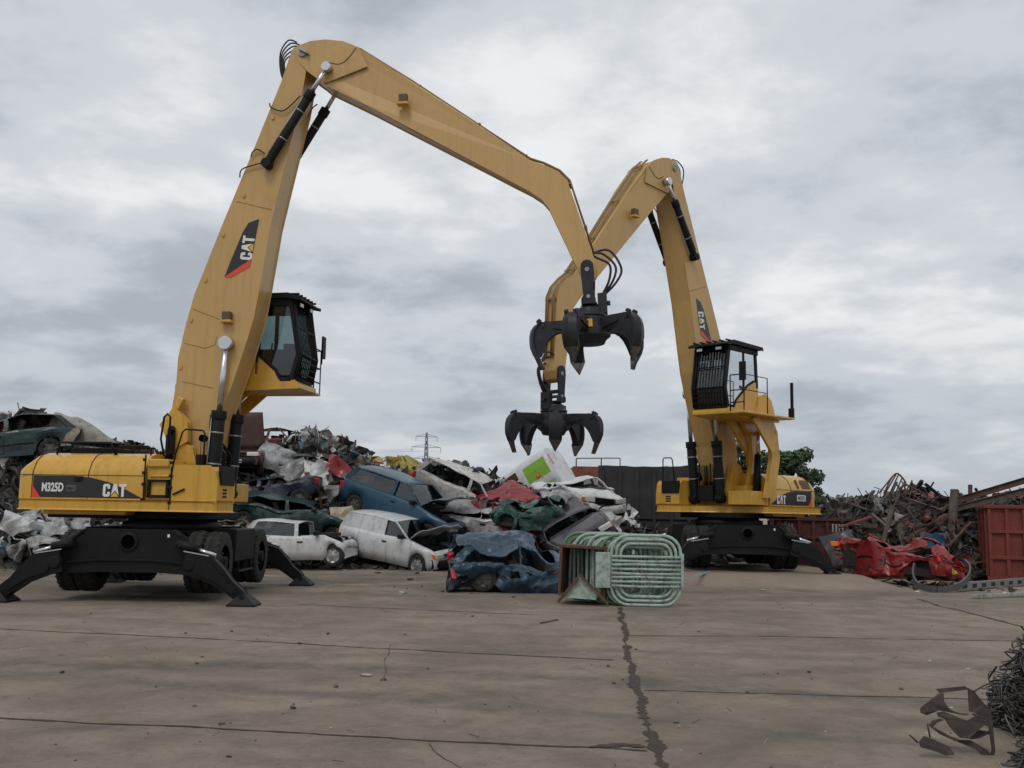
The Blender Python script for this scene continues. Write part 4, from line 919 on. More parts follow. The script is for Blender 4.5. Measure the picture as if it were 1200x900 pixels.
# ------------------------------------------------------------------ loose crumpled panels that can be told apart
def crumple(mb, sx, sy, amp, seed, n=10, M=None):
    rows = []
    for i in range(n + 1):
        row = []
        for j in range(n + 1):
            u, v = (i / n - .5), (j / n - .5); p = Vector((u * sx, v * sy, 0))
            S_ = max(sx, sy); q = fold(p, 2.2 / S_, seed); q2 = fold(p, 5.5 / S_, seed + 3)
            p += Vector((q.x * .2 * sx + q2.x * .08 * sx, q.y * .2 * sy + q2.y * .08 * sy, 0)) * amp; p.z += (q.z * .42 + q2.z * .2) * amp * S_
            row.append(M @ p if M else p)
        rows.append(row)
    mb.grid(rows)
def panel(label, px, py, Y, sx, sy, col, rot, seed, amp=.6, nm='crumpled_panel'):
    m = MB(); crumple(m, sx, sy, amp * .9, seed, 20); o = m.build(nm, col, None, 0, None, .012)
    o.location = at(px, py, Y); o.rotation_euler = [rad(a) for a in rot]
    tag(o, label, 'scrap panel', 'loose crumpled panels on the heaps')
LG = paint('pale_grey_sheet', (0.36, 0.38, 0.385), .1, .5); CR = mat('cream_sheet', (0.5, 0.44, 0.33), .6, dirt=.3)
panel('pale grey folded sheet standing right of the maroon bonnet', 328, 540, 31.2, 1.25, .9, LG, (70, 25, 10), 4, .6)
panel('grey crumpled sheet low beside the pale folded one', 345, 552, 30.8, .9, .7, paint('mid_grey_sheet', (.22, .22, .22), .2, .4), (60, -20, 30), 7)
panel('white crumpled wing in the middle of the heap', 370, 556, 30.6, .95, .8, WCAR, (75, 10, -10), 9, .8)
panel('long white torn panel near the heap crest', 410, 545, 31.8, 1.5, .6, WCAR, (55, 22, 5), 12, .8)
panel('white torn panel at the crest left of the long one', 385, 535, 32.4, 1.0, .6, WCAR, (50, 30, 15), 15, .9)
panel('bright red bent door left of the blue hatchback roof', 408, 556, 30.6, 1.5, .5, RCAR, (60, 28, 10), 18, .5)
panel('small red panel above the bright red bent door', 420, 546, 31.4, .9, .4, RCAR, (70, 10, -15), 21, .7)
panel('cream corrugated sheet between the blue hatchback and green car', 408, 610, 29.2, .9, .9, CR, (60, -10, 30), 24, .4)
panel('yellow bent bonnet at the heap crest', 488, 551, 32.4, 1.0, .5, YCAR, (55, 10, 5), 27, .6)
panel('small yellow flap at the crest above the blue hatchback', 462, 543, 32.6, .5, .5, YCAR, (80, 0, 20), 30, .5)
panel('white crumpled wing beside the dark plum car', 716, 618, 26.5, .8, .7, WCAR, (80, 20, 30), 33, .9)
panel('white bent sheet lying under the farther scrap handler', 838, 658, 27.2, .7, .5, WCAR, (20, 12, 0), 36, .6)
panel('grey curved scoop sheet left of the red wreck', 986, 642, 25.8, .85, .8, paint('gunmetal_sheet', (.035, .038, .042), .2, .3), (75, -15, 10), 39, .25)
panel('faded red sheet leaning in the girder heap', 1079, 600, 29.6, .75, 1.2, mat('faded_red_sheet', (.3, .06, .045), .6, dirt=.4), (65, 0, -22), 42, .25)
panel('blue bent sheet under the girder heap behind the red wreck', 1096, 634, 27.2, .45, .4, mat('blue_sheet', (.015, .06, .13), .5, dirt=.3), (80, 0, 5), 45, .4)
panel('grey-brown folded sheet on the left heap', 45, 508, 27.6, 2.2, 1.0, TAN, (40, 6, 0), 48, .7)
panel('pale beige sheet folded over the left heap crest', 95, 515, 27.9, 1.8, .8, paint('beige_sheet', (.3, .28, .24), .2, .4), (45, 10, -8), 51, .8)
panel('white torn door under the nearer machine body', 28, 618, 25.4, 1.0, .5, WCAR, (70, 15, 20), 54, .8)
panel('white folded sheet at the foot of the left heap', 58, 622, 25.2, .9, .6, LG, (60, -25, -10), 57, .8)
panel('pale blue-grey sheet behind the outrigger beam', 85, 608, 25.6, .9, .6, LG, (70, 5, 10), 60, .7)

# ------------------------------------------------------------------ heaps of tangled scrap: one mass each
def rot_any(rs): return Euler((rs.uniform(0, 6.28), rs.uniform(0, 6.28), rs.uniform(0, 6.28))).to_matrix().to_4x4()
def heap(name, label, x0, x1, y0, y1, hf, n, palette, mix, seed, core=(.03, .026, .024), size=1.0, step=.16):
    rs = random.Random(seed); m = MB(); m.col = core; rows = []
    nx, ny = int((x1 - x0) / step), int((y1 - y0) / step)
    for i in range(nx + 1):
        r = []
        for j in range(ny + 1):
            x, y = lerp(x0, x1, i / nx), lerp(y0, y1, j / ny); z = hf(x, y)
            p = Vector((x, y, z)); 
            if z > .05: k = crease(p, 1.7, seed); p += Vector((k.x * .1, k.y * .1, k.z * .16)) * size + nz(p, 4, seed) * .12 * size
            p.z = max(p.z, -.05) - .12
            r.append(p)
        rows.append(r)
    m.grid(rows)
    for k in range(n):
        for _ in range(20):
            x, y = rs.uniform(x0, x1), rs.uniform(y0, y1); y = lerp(y, y0, rs.random() * .55); z = hf(x, y)
            if z > .12: break
        fc = rs.uniform(.6, 1.3); m.col = tuple(c * fc for c in rs.choices([p[1] for p in palette], [p[0] for p in palette])[0])
        kind = rs.choices(list(mix), list(mix.values()))[0]; s = size * rs.uniform(.5, 1.3)
        T = Matrix.Translation((x, y, z + rs.uniform(-.12, .1))) @ rot_any(rs)
        if kind == 'sheet': crumple(m, .75 * s, .5 * s * rs.uniform(.6, 1.4), .95, rs.uniform(0, 99), 6, T)
        elif kind == 'bar':
            L = s * rs.uniform(.6, 2.2); T = Matrix.Translation(T.translation) @ Euler((0, rs.gauss(0, .45), rs.uniform(0, 6.28))).to_matrix().to_4x4(); a = T @ Vector((-L / 2, 0, 0)); b = T @ Vector((L / 2, 0, 0)); a.z = max(a.z, .03); b.z = max(b.z, .03); b.z = min(b.z, hf(b.x, b.y) + .45 * s + .1); a.z = min(a.z, hf(a.x, a.y) + .45 * s + .1)
            w = rs.uniform(.03, .1) * s; m.bar(a, b, w, w * rs.uniform(.2, 1.2))
        elif kind == 'tube':
            L = s * rs.uniform(.3, .7); c = [T @ Vector((L * (q - 1.5) * .6, rs.uniform(-.3, .3) * L, rs.uniform(-.3, .3) * L)) for q in range(4)]
            m.tube(spline(c, 3), rs.uniform(.008, .03) * s, 5, cap=False)
        elif kind == 'ring':
            R = .28 * s; m.col = (.022, .021, .02); m.tube([T @ Vector((R * math.cos(a * .524), R * math.sin(a * .524), 0)) for a in range(12)], .075 * s, 6, closed=True)
        else:
            c = [T @ (Vector(v) * .14 * s * rs.uniform(.6, 1.4)) for v in [(x_, y_, z_) for z_ in (-1, 1) for y_ in (-1, 1) for x_ in (-1, 1)]]
            m.add(c, [(0, 2, 3, 1), (4, 5, 7, 6), (0, 1, 5, 4), (2, 6, 7, 3), (0, 4, 6, 2), (1, 3, 7, 5)])
    o = m.build(name, SCRAP); tag(o, label, 'scrap heap', None, 'stuff'); return o
def ridge_z(pts, Y):
    out = []
    for px, py in pts: p = PY(px, py, Y); out.append((p.x, p.z))
    return out
carpal = [(5, (.05, .05, .052)), (4, (.16, .16, .165)), (3.2, (.5, .5, .5)), (1.5, (.24, .21, .17)), (3, (.075, .045, .032)), (.5, (.28, .02, .02)), (.8, (.03, .09, .13)), (.6, (.03, .07, .06)), (2.5, (.1, .09, .08))]
cmix = dict(sheet=10, bar=3, tube=4, ring=.5, chunk=2)
rc = ridge_z([(170, 530), (262, 560), (285, 562), (310, 548), (335, 532), (350, 520), (365, 518), (385, 526), (405, 533), (420, 545), (450, 562), (500, 560), (560, 566), (600, 582), (640, 588), (700, 596), (735, 612), (765, 640)], 32.5)
hc = lambda x, y: max(0, interp(x * 32.5 / y, rc)) * sstep((y - 28.6 - .3 * math.sin(x * 1.7)) / 3.4) * (1 - sstep((y - 36) / 3)) + .12 * sstep((y - 28.2) / .6) * (1 if x < 1.5 else 0)
heap('scrap_heap', 'long tangled heap of crushed metal across the middle of the yard', -10.2, 4.8, 28, 38, hc, 3000, carpal, cmix, 5, size=.85)
rl_ = ridge_z([(-260, 512), (-60, 500), (0, 499), (30, 500), (55, 504), (78, 514), (100, 526), (140, 532), (170, 534), (230, 556), (275, 580)], 29)
hl_ = lambda x, y: max(0, interp(x * 29 / y, rl_)) * (.3 * sstep((y - 24.9) / .8) + .7 * sstep((y - 25.9 - .3 * math.sin(x * 2)) / 2.6)) * (1 - sstep((y - 33) / 3))
heap('scrap_heap', 'tall tangled heap of crushed metal behind the nearer machine', -19, -8.6, 24.6, 36, hl_, 2000, carpal, cmix, 6, size=.85)
rustpal = [(3, (.07, .042, .03)), (4, (.085, .072, .064)), (4, (.045, .042, .042)), (3, (.17, .16, .15)), (1, (.2, .05, .035)), (2, (.13, .1, .075)), (.3, (.35, .34, .33))]
rr_ = ridge_z([(940, 612), (975, 600), (990, 597), (1010, 597), (1040, 592), (1062, 585), (1085, 587), (1110, 597), (1140, 600), (1170, 593), (1200, 589), (1400, 580)], 31)
hr_ = lambda x, y: max(0, interp(x * 31 / y, rr_)) * sstep((y - 26.6 - .3 * math.sin(x * 2)) / 3.2) * (1 - sstep((y - 34) / 3))
heap('girder_heap', 'brown tangled heap of rusty girders and bars at the right', 9.3, 21, 26.2, 37, hr_, 2800, rustpal, dict(sheet=4, bar=9, tube=7, ring=.2, chunk=2), 7, size=.85, core=(.035, .027, .022))
hb_ = lambda x, y: .75 * sstep((y - 29.3) / 1.5) * (1 - sstep((y - 32.5) / 1.2)) * (.6 + .4 * math.sin(x * 1.3 + 1))
heap('scrap_heap', 'low brown heap of offcuts at the foot of the dark wall', 3.6, 11.2, 29, 33.4, hb_, 420, rustpal, dict(sheet=5, bar=6, tube=5, ring=.5, chunk=3), 8)
# litter of small scrap along the foot of the heaps
rs = random.Random(12); m = MB()
for k in range(1000):
    z = rs.random()
    if z < .6: x, y = rs.uniform(-9, 3.6), 28.4 - abs(rs.gauss(0, .55))
    elif z < .75: x, y = rs.uniform(-13, -8), 24.9 - abs(rs.gauss(0, .6))
    elif z < .95: x, y = rs.uniform(8.6, 12), 25.4 - abs(rs.gauss(0, 1.2))
    else: x, y = rs.uniform(-2.5, 3), rs.uniform(19, 26)
    if k % 3 == 0: y = 6.2 + 16 * rs.random() ** 1.3; x = rs.uniform(-.55, .55) * y
    m.col = rs.choice([(.05, .04, .035), (.3, .29, .27), (.12, .1, .08), (.09, .06, .04), (.45, .44, .42), (.07, .06, .05)]); s = rs.uniform(.02, .09) * (1.3 if y > 25 else .7)
    if k % 3 == 0: s = .006 + .014 * rs.random() ** 2
    T = Matrix.Translation((x, y, s * .4 + (.25 if x > 8 and y > 24.5 else 0) * 0)) @ Euler((rs.uniform(-.4, .4), rs.uniform(-.4, .4), rs.uniform(0, 6.3))).to_matrix().to_4x4()
    if rs.random() < .5: m.add([T @ Vector((a * s * rs.uniform(.6, 1.3), b * s * rs.uniform(.6, 1.2), c * s * .5)) for c in (-1, 1) for b in (-1, 1) for a in (-1, 1)], [(0, 2, 3, 1), (4, 5, 7, 6), (0, 1, 5, 4), (2, 6, 7, 3), (0, 4, 6, 2), (1, 3, 7, 5)])
    else: m.bar(T @ Vector((-s * 2.4, 0, 0)), T @ Vector((s * 2.4, 0, .02)), s * .35, s * .25)
o = m.build('scrap_litter', SCRAP); tag(o, 'small broken scrap strewn along the foot of the heaps', 'litter', None, 'stuff')
# girders that stand out of the right heap
GB = 'girders sticking out of the right heap'
BRN = mat('weathered_beam', (.1, .075, .06), .85, var=.4, scale=6, dirt=.4, dirtcol=(.04, .03, .025), bump=.3)
def girder(label, a, b, Ya, Yb, w=.14, h=None, kind='plank', m_=None):
    A = Vector(at(*a, Ya)); Bp = Vector(at(*b, Yb)); m = MB()
    if kind == 'plank': m.bar(A, Bp, w, h or w * .5)
    elif kind == 'ibeam':
        d = (Bp - A).normalized(); up = Vector((0, 0, 1)); u = (up - d * up.dot(d)).normalized()
        m.bar(A + u * w / 2, Bp + u * w / 2, w * .8, .02); m.bar(A - u * w / 2, Bp - u * w / 2, w * .8, .02); m.bar(A, Bp, .02, w)
    o = m.build('girder', m_ or BRN, None, .006); tag(o, label, 'girder', GB)
girder('tall upright weathered timber post rising from the girder heap', (1113, 655), (1119, 574), 28.2, 28.6, .2, .16)
girder('short upright grey post on the skyline right of the timber post', (1137, 600), (1137, 568), 31, 31, .1, .1, m_=RUST)
girder('thin dark bar leaning left beside the short grey post', (1153, 592), (1143, 572), 31, 31, .07, .07, m_=BLK)
girder('long beam sloping up to the right over the red container, upper one', (1110, 590), (1204, 562), 29.5, 28.5, .16, .1, 'ibeam', RUST)
girder('long beam sloping up to the right over the red container, lower one', (1112, 598), (1206, 574), 29.2, 28.2, .16, .1, 'ibeam', BRN)
girder('dark bar pointing up-left above the faded red sheet, rightmost of the pair', (1100, 580), (1084, 567), 30, 30, .1, .08, m_=BLK)
girder('dark bar pointing up-left above the faded red sheet, leftmost of the pair', (1092, 584), (1077, 569), 30, 30, .08, .07, m_=BLK)
girder('rusty plank leaning to the skyline at the left end of the girder heap', (1004, 602), (1024, 575), 30, 30, .2, .06, m_=BRN)
girder('long plank lying level along the left end of the girder heap', (982, 590), (1016, 585), 29.6, 29.6, .1, .06, m_=BRN)
girder('pale plank leaning right over the middle of the girder heap', (1022, 602), (1046, 622), 28.6, 28.4, .12, .06, m_=mat('grey_timber', (.2, .17, .14), .85, var=.3))
girder('brown beam lying diagonal below the faded red sheet', (1052, 622), (1106, 596), 28.4, 28.8, .14, .1, m_=BRN)
girder('thick dark beam diagonal above the red wreck', (1060, 634), (1110, 604), 28.0, 28.4, .16, .12, m_=RUST)
girder('dark red plank lying low left of the red wreck', (984, 618), (1020, 606), 28, 28.2, .12, .06, m_=mat('dark_red_steel', (.16, .03, .025), .6, dirt=.4))
girder('upright plank in front of the girder heap above the red wreck', (1034, 640), (1046, 592), 28.2, 28.6, .13, .06, m_=BRN)
girder('slanting grey bar beside the red container corner', (1112, 640), (1138, 612), 27.4, 27.8, .07, .05, m_=RUST)
# bent rebar mesh fan
m = MB(); c = Vector(at(1048, 586, 29.5))
fan = [(1035, 582, 1050, 556), (1040, 584, 1053, 556), (1045, 588, 1057, 560), (1050, 590, 1060, 564), (1054, 590, 1061, 572), (1030, 578, 1046, 558)]
for a, b, e, f in fan: m.tube([at(a, b, 29.5), at(e, f, 29.6)], .022, 5)
m.tube(spline([at(1036, 578, 29.5), at(1045, 560, 29.6), at(1052, 555, 29.6), at(1061, 565, 29.6), at(1060, 572, 29.5)], 5), .025, 6)
for a, b, e, f in [(1058, 588, 1064, 571), (1064, 588, 1069, 572), (1070, 586, 1074, 575), (1050, 590, 1066, 569)]: m.tube([at(a, b, 29.3), at(e, f, 29.4)], .022, 5)
m.tube(spline([at(1048, 588, 29.4), at(1058, 569, 29.4), at(1068, 571, 29.4), at(1085, 580, 29.4)], 5), .03, 6)
tag(m.build('rebar_mesh', RUST), 'bent fan of rebar mesh sticking up from the girder heap', 'rebar mesh')

# ------------------------------------------------------------------ mint tubular frames and rusty box
def round_loop(w, h, r, n=6):
    pts = []
    for cx, cz, a0 in ((w / 2 - r, h / 2 - r, 0), (-w / 2 + r, h / 2 - r, 90), (-w / 2 + r, -h / 2 + r, 180), (w / 2 - r, -h / 2 + r, 270)):
        for k in range(n + 1): a = rad(a0 + 90 * k / n); pts.append((cx + r * math.cos(a), cz + r * math.sin(a)))
    return pts
g0 = G(735, 711); gyaw = rad(-4)
for i in range(9):
    fr_ = random.Random(i * 5 + 1); root = empty('tube_frame', (g0.x - .25 + i * -.1 + fr_.uniform(-.03, .03), g0.y + .05 + .12 * i, .0), (rad(fr_.uniform(-2.5, 2.5)), rad(fr_.uniform(-1.5, 1.5)) if i else 0, gyaw + rad(fr_.uniform(-3, 3))), None, 'tubular frame', 'mint green tubular frames stacked on edge')
    W_, H_ = 1.2, (1.2 if i % 2 == 0 else 1.14)
    if i == 0: root['label'] = 'foremost mint green tubular frame of the stack, with horizontal rails across its middle'
    elif i == 8: root['label'] = 'rearmost mint green tubular frame of the stack, nearest the wrecks'
    else: root['label'] = 'mint green tubular frame inside the stack, between the foremost and rearmost frames'
    mm = MINT if i % 3 != 2 else MINT2
    for j, (dw, off) in enumerate(((0, 0), (.16, .03), (.32, .02))):
        m = MB(); m.tube([(a + .6, (j * .0), b + H_ / 2 + .03) for a, b in round_loop(W_ - dw, H_ - dw * .9, .3 - dw * .35)], .028, 8, closed=True); m.build('loop', mm, root)
    if i < 1:
        for k in range(8): 
            z = .36 + k * .072; m = MB(); m.tube([(0, -.05 - .01 * (k % 2), z), (.5, -.055, z + .012 * ((k * 7) % 3 - 1)), (1.2, -.05, z)], .024, 8); m.build('rail', mm, root)
        m = MB(); m.box(-.28, -.02, -.06, -.03, .32, .93); m.build('end_plate', MINT, root, .004)
        for c_ in ((1.2, 1.25, -.075, -.03, .34, .93), (.36, .4, -.04, 0, .9, .98), (.93, .97, -.04, 0, .9, .98)): m = MB(); m.box(*c_); m.build('tab', MINT, root, .004)
# rusty open box
m = MB(); bx0 = Vector(at(655, 700, 17.9)); root = empty('steel_box', (G(680, 706).x - .02, 18.0, 0.12), (0, rad(2), rad(-12)), 'rusty open-fronted steel box lying left of the mint frames', 'steel box')
m.box(-.42, .42, 0, .9, .02, .06); m.box(-.42, .42, 0, .9, .86, .91); m.box(-.42, -.37, 0, .9, .06, .86); m.box(.37, .42, 0, .9, .06, .86); m.box(-.37, .37, .86, .9, .06, .86)
m.build('shell', RUST, root, .006)
m = MB(); m.prism([(-.32, .0), (-.02, .38), (.3, .1), (.28, .0)], -.12, -.1); m.build('mint_flap', MINT, root, .003)
m = MB(); m.bar((-.38, -.16, -.08), (-.05, -.16, .36), .05); m.bar((-.02, -.17, .42), (.5, -.17, -.06), .09, .03); m.build('loose_angle', RUST, root, .003)
# ------------------------------------------------------------------ ground
def gh(x, y):
    if y < 21 or y > 60: return 0.0 if y < 60 else 0
    e = .25 * sstep((y - 22.6 - .5 * noise.noise(Vector((x * .5, 3, 0)))) / 1.6) * sstep((x - 1.6) / 2.2) * (1 - sstep((x - 8.3) / 1.1))
    return e + (.035 * noise.noise(Vector((x * .8, y * .8, 1.3))) * sstep((y - 22) / 3))
rows = []; xs = [-3000, -800, -200, -80, -40, -25] + [-20 + .5 * i for i in range(0, 81)] + [25, 40, 80, 200, 800, 3000]
ys = [-400, -60, -10, 0] + [2 + .5 * i for i in range(0, 80)] + [45, 55, 80, 130, 250, 600, 1500, 4500]
m = MB(); m.smooth = True
m.grid([[(x, y, gh(x, y)) for y in ys] for x in xs])
gm = bpy.data.materials.new('yard_concrete'); nt = nodes_of(gm); N = nt.nodes; L = nt.links
out = N.new('ShaderNodeOutputMaterial'); b = N.new('ShaderNodeBsdfPrincipled'); L.new(b.outputs[0], out.inputs[0]); b.inputs['Roughness'].default_value = .85
tc = N.new('ShaderNodeTexCoord')
def nz_(scale, detail=6, rough=.6, stretch=(1, 1, 1), dist=0):
    mp = N.new('ShaderNodeMapping'); mp.inputs['Scale'].default_value = stretch; L.new(tc.outputs['Object'], mp.inputs[0])
    n = N.new('ShaderNodeTexNoise'); n.inputs['Scale'].default_value = scale; n.inputs['Detail'].default_value = detail; n.inputs['Roughness'].default_value = rough; n.inputs['Distortion'].default_value = dist
    L.new(mp.outputs[0], n.inputs['Vector']); return n.outputs['Fac']
def rng(v, a, b_, c=0, d=1):
    r = N.new('ShaderNodeMapRange'); r.inputs['From Min'].default_value = a; r.inputs['From Max'].default_value = b_; r.inputs['To Min'].default_value = c; r.inputs['To Max'].default_value = d; L.new(v, r.inputs['Value']); return r.outputs['Result']
def mixc(f, A, B_, mode='MIX'):
    x = N.new('ShaderNodeMix'); x.data_type = 'RGBA'; x.blend_type = mode
    if isinstance(f, (int, float)): x.inputs['Factor'].default_value = f
    else: L.new(f, x.inputs['Factor'])
    for nm, c in (('A', A), ('B', B_)):
        if isinstance(c, tuple): x.inputs[nm].default_value = (*c, 1)
        else: L.new(c, x.inputs[nm])
    return x.outputs['Result']
def mth(op, a, b_=None, c=None):
    x = N.new('ShaderNodeMath'); x.operation = op
    for i, q in enumerate((a, b_, c)):
        if q is None: continue
        if isinstance(q, (int, float)): x.inputs[i].default_value = q
        else: L.new(q, x.inputs[i])
    return x.outputs[0]
c = mixc(rng(nz_(.42, 9, .68, (1, 1.1, 1), .5), .34, .66), (.19, .15, .112), (.32, .258, .195))
c = mixc(rng(nz_(1.7, 9, .75, (1, 1, 1), .3), .45, .75, 0, .8), c, (.11, .088, .064))
c = mixc(rng(nz_(.8, 8, .75, (1, 1, 1), .6), .55, .72, 0, .55), c, (.33, .28, .21))
c = mixc(rng(nz_(11, 10, .85), .52, .66, 0, .6), c, (.085, .068, .052))
c = mixc(rng(nz_(5, 10, .8, (1, 1, 1), .8), .6, .7, 0, .5), c, (.33, .29, .23))
c = mixc(rng(nz_(70, 4, .8), .6, .66, 0, .7), c, (.36, .32, .27))
c = mixc(rng(nz_(45, 4, .8), .6, .68, 0, .7), c, (.06, .05, .042))
c = mixc(rng(nz_(1.1, 6, .6, (1, 1, 1), 1.0), .66, .72, 0, .55), c, (.06, .05, .042))
# dark oily drift where machines work, and curved tyre sweeps
sep = N.new('ShaderNodeSeparateXYZ'); L.new(tc.outputs['Object'], sep.inputs[0]); X, Y_ = sep.outputs[0], sep.outputs[1]
wob = mth('MULTIPLY', mth('SUBTRACT', nz_(.5, 3), .5), 1.1)
def sweep(a, k, q, w, s, x0=-100, x1=100):
    # band y = a + k x + q x^2
    yy = mth('ADD', mth('ADD', a, mth('MULTIPLY', X, k)), mth('MULTIPLY', mth('MULTIPLY', X, X), q))
    d = mth('ABSOLUTE', mth('SUBTRACT', mth('SUBTRACT', Y_, yy), wob))
    return mth('MULTIPLY', rng(d, w * .2, w, s * .8, 0), rng(nz_(2.5, 7, .75), .35, .62, .1, 1))
for a in ((10.2, -.2, -.03, .45, .9), (8.6, -.35, -.02, .35, .75), (11.9, .2, -.06, .3, .5), (9.3, .55, -.03, .3, .5), (13.5, -.05, .02, .3, .4), (19.5, .05, 0, .5, .4), (17.3, -.05, .01, .35, .4), (21.5, .02, 0.0, .4, .5), (7.3, .1, .05, .3, .4)):
    c = mixc(sweep(*a), c, (.07, .062, .055))
c = mixc(mth('MULTIPLY', rng(nz_(.9, 8, .72), .42, .62), mth('MULTIPLY', rng(Y_, 16, 22), .75)), c, (.1, .08, .064))
c = mixc(mth('MULTIPLY', rng(Y_, 22.2, 23.2), mth('MULTIPLY', rng(X, 1.8, 3.4), .55)), c, (.34, .27, .2))
L.new(c, b.inputs['Base Color'])
bp = N.new('ShaderNodeBump'); bp.inputs['Strength'].default_value = .7; bp.inputs['Distance'].default_value = .035
L.new(mth('ADD', mth('ADD', nz_(12, 10, .8), mth('MULTIPLY', nz_(1.4, 4), 1.5)), mth('MULTIPLY', nz_(60, 5, .8), .35)), bp.inputs['Height']); L.new(bp.outputs[0], b.inputs['Normal'])
ground = m.build('ground', gm); struct(ground)

# dirt-filled joints and cracks in the slabs
JNT = mat('joint_dirt', (.045, .032, .023), .9, var=.4, scale=9, bump=.4)
def crack(pts, w, seed, jag=.3, nm='slab_joint', z=.004):
    rs = random.Random(seed); m = MB(); P = [G(*p) for p in pts]; Lr, Rr = [], []
    for a, b_ in zip(P, P[1:]):
        d = (b_ - a); n = max(2, int(d.length / .05)); nrm = Vector((-d.y, d.x, 0)).normalized()
        for k in range(n):
            q = a + d * (k / n); cen = noise.noise(q * 1.5 + Vector((seed, 0, 0))) * .05 + noise.noise(q * 9) * .012
            ww = w * .8 * (.5 + jag * (noise.noise(q * 3 + Vector((0, seed, 0))) + .8 * noise.noise(q * 11) + 1.2 * rs.random() * .6))
            ww = max(ww, w * .15)
            Lr.append(q + nrm * (cen + ww) + Vector((0, 0, z))); Rr.append(q + nrm * (cen - ww) + Vector((0, 0, z)))
    m.grid([Lr, Rr]); struct(m.build(nm, JNT))
crack([(-60, 835), (0, 842), (250, 854), (500, 868), (700, 877), (768, 880)], .028, 1, .5)
crack([(-40, 733), (0, 737), (250, 749), (480, 762), (724, 774)], .03, 2, .5)
crack([(350, 708), (430, 712), (630, 721)], .035, 3, .5)
crack([(736, 745), (900, 746), (1050, 749), (1240, 752)], .028, 4, .5)
crack([(756, 809), (900, 813), (1080, 818), (1260, 822)], .022, 5, .5)
crack([(727, 712), (733, 745), (736, 772), (745, 800), (752, 830), (765, 865), (778, 900), (800, 960)], .048, 6, 1.2, 'slab_crack')
crack([(690, 876), (730, 873), (764, 876)], .06, 7, .8, 'slab_crack', .006)
crack([(456, 755), (452, 780), (449, 800)], .006, 8, .5, 'slab_crack'); crack([(505, 872), (520, 888), (545, 905)], .006, 9, .5, 'slab_crack')
crack([(1075, 702), (1100, 710), (1135, 718), (1200, 735)], .06, 10, .7, 'slab_crack')
# small litter on the concrete
for i, (px, py, s, lb) in enumerate(((430, 792, .09, 'folded scrap of pale litter lying alone on the foreground concrete'), (893, 692, .12, 'white litter scrap on the dirt in front of the farther machine'), (443, 672, .12, 'dark lump on the concrete before the white van'), (1047, 675, .5, 'pale broken concrete lump in front of the red wreck'), (1018, 668, .3, 'smaller broken concrete lump under the red wreck'), (1030, 672, .2, 'small rubble lump between the two concrete lumps'))):
    p = G(px, py, gh(0, 0)); m = MB(); bm_ = [];
    rs = random.Random(i + 40); import bmesh
    bm = bmesh.new(); bmesh.ops.create_icosphere(bm, subdivisions=2, radius=s * .55)
    for v in bm.verts: v.co = v.co * (1 + .35 * noise.noise(v.co * 6 / max(s, .2) + Vector((i * 3, 0, 0)))); v.co.z *= .55 if s > .15 else .25; v.co.x *= 1.3
    vs = [v.co.copy() for v in bm.verts]; fs = [[v.index for v in f.verts] for f in bm.faces]; bm.free(); m.add(vs, fs)
    o = m.build('rubble_lump' if s > .15 else 'litter_scrap', mat('broken_concrete', (.3, .28, .25), .9, var=.3, scale=9, bump=.5) if i != 2 else BLK); o.location = (p.x, p.y, s * .12 + (gh(p.x, p.y))); tag(o, lb, 'rubble' if s > .15 else 'litter')
m = MB(); p = G(640, 736); m.bar(G(633, 731) + Vector((0, 0, .012)), G(654, 727) + Vector((0, 0, .012)), .02, .015); tag(m.build('steel_rod', RUST), 'short rusty rod lying on the concrete before the mint frames', 'rod')
m = MB(); m.bar(G(815, 678, .2) + Vector((0, 0, .05)), G(832, 672, .2) + Vector((0, 0, .05)), .07, .02); tag(m.build('plastic_strip', mat('pale_teal', (.2, .4, .36), .5)), 'pale teal strip lying on the ground before the farther machine', 'strip')

# ------------------------------------------------------------------ containers and walls at the back
def container(nm, label, cat, a, b_, zb, zt, depth, m_, ribs=6, hor=(.5,), open_top=True, z0=0):
    A = Vector(a); Bq = Vector(b_); d = (Bq - A); Ln = d.length; yaw = math.atan2(d.y, d.x)
    root = empty(nm, (A.x, A.y, z0), (0, 0, yaw), label, cat)
    m = MB(); t = .05
    m.box(0, Ln, 0, t, zb, zt); m.box(0, Ln, depth - t, depth, zb, zt); m.box(0, t, t, depth - t, zb, zt); m.box(Ln - t, Ln, t, depth - t, zb, zt); m.box(t, Ln - t, t, depth - t, zb, zb + .05)
    if not open_top: m.box(t, Ln - t, t, depth - t, zt - .05, zt)
    m.build('shell', m_, root, .006)
    m = MB()
    for k in range(ribs + 1): x = lerp(.04, Ln - .04, k / ribs); m.box(x - .045, x + .045, -.07, -.002, zb + .02, zt - .02)
    for k in range(3): y = lerp(.1, depth - .1, k / 2); m.box(-.07, -.002, y - .045, y + .045, zb + .02, zt - .02)
    m.build('rib', m_, root, .008)
    m = MB(); m.box(-.08, Ln + .08, -.09, .055, zt - .001, zt + .09); m.box(-.08, .055, .055, depth, zt - .001, zt + .09); m.box(-.06, Ln + .06, -.06, .0, zb - .1, zb + .02)
    for hh in hor: z = lerp(zb, zt, hh); m.box(0, Ln, -.082, -.003, z - .04, z + .04)
    m.build('rim', m_, root, .01); return root
REDC = mat('red_container_paint', (.17, .03, .022), .7, var=.25, scale=2, dirt=.45, dirtcol=(.07, .03, .022))
a = at(1141, 660, 26.2); container('waste_container', 'red ribbed steel container cut off by the right edge of the yard', 'container', (a[0] + .5, 26.4), (a[0] + 6.0, 24.6), .1, 1.86, 1.5, REDC, 14, (.28, .66), z0=.05)
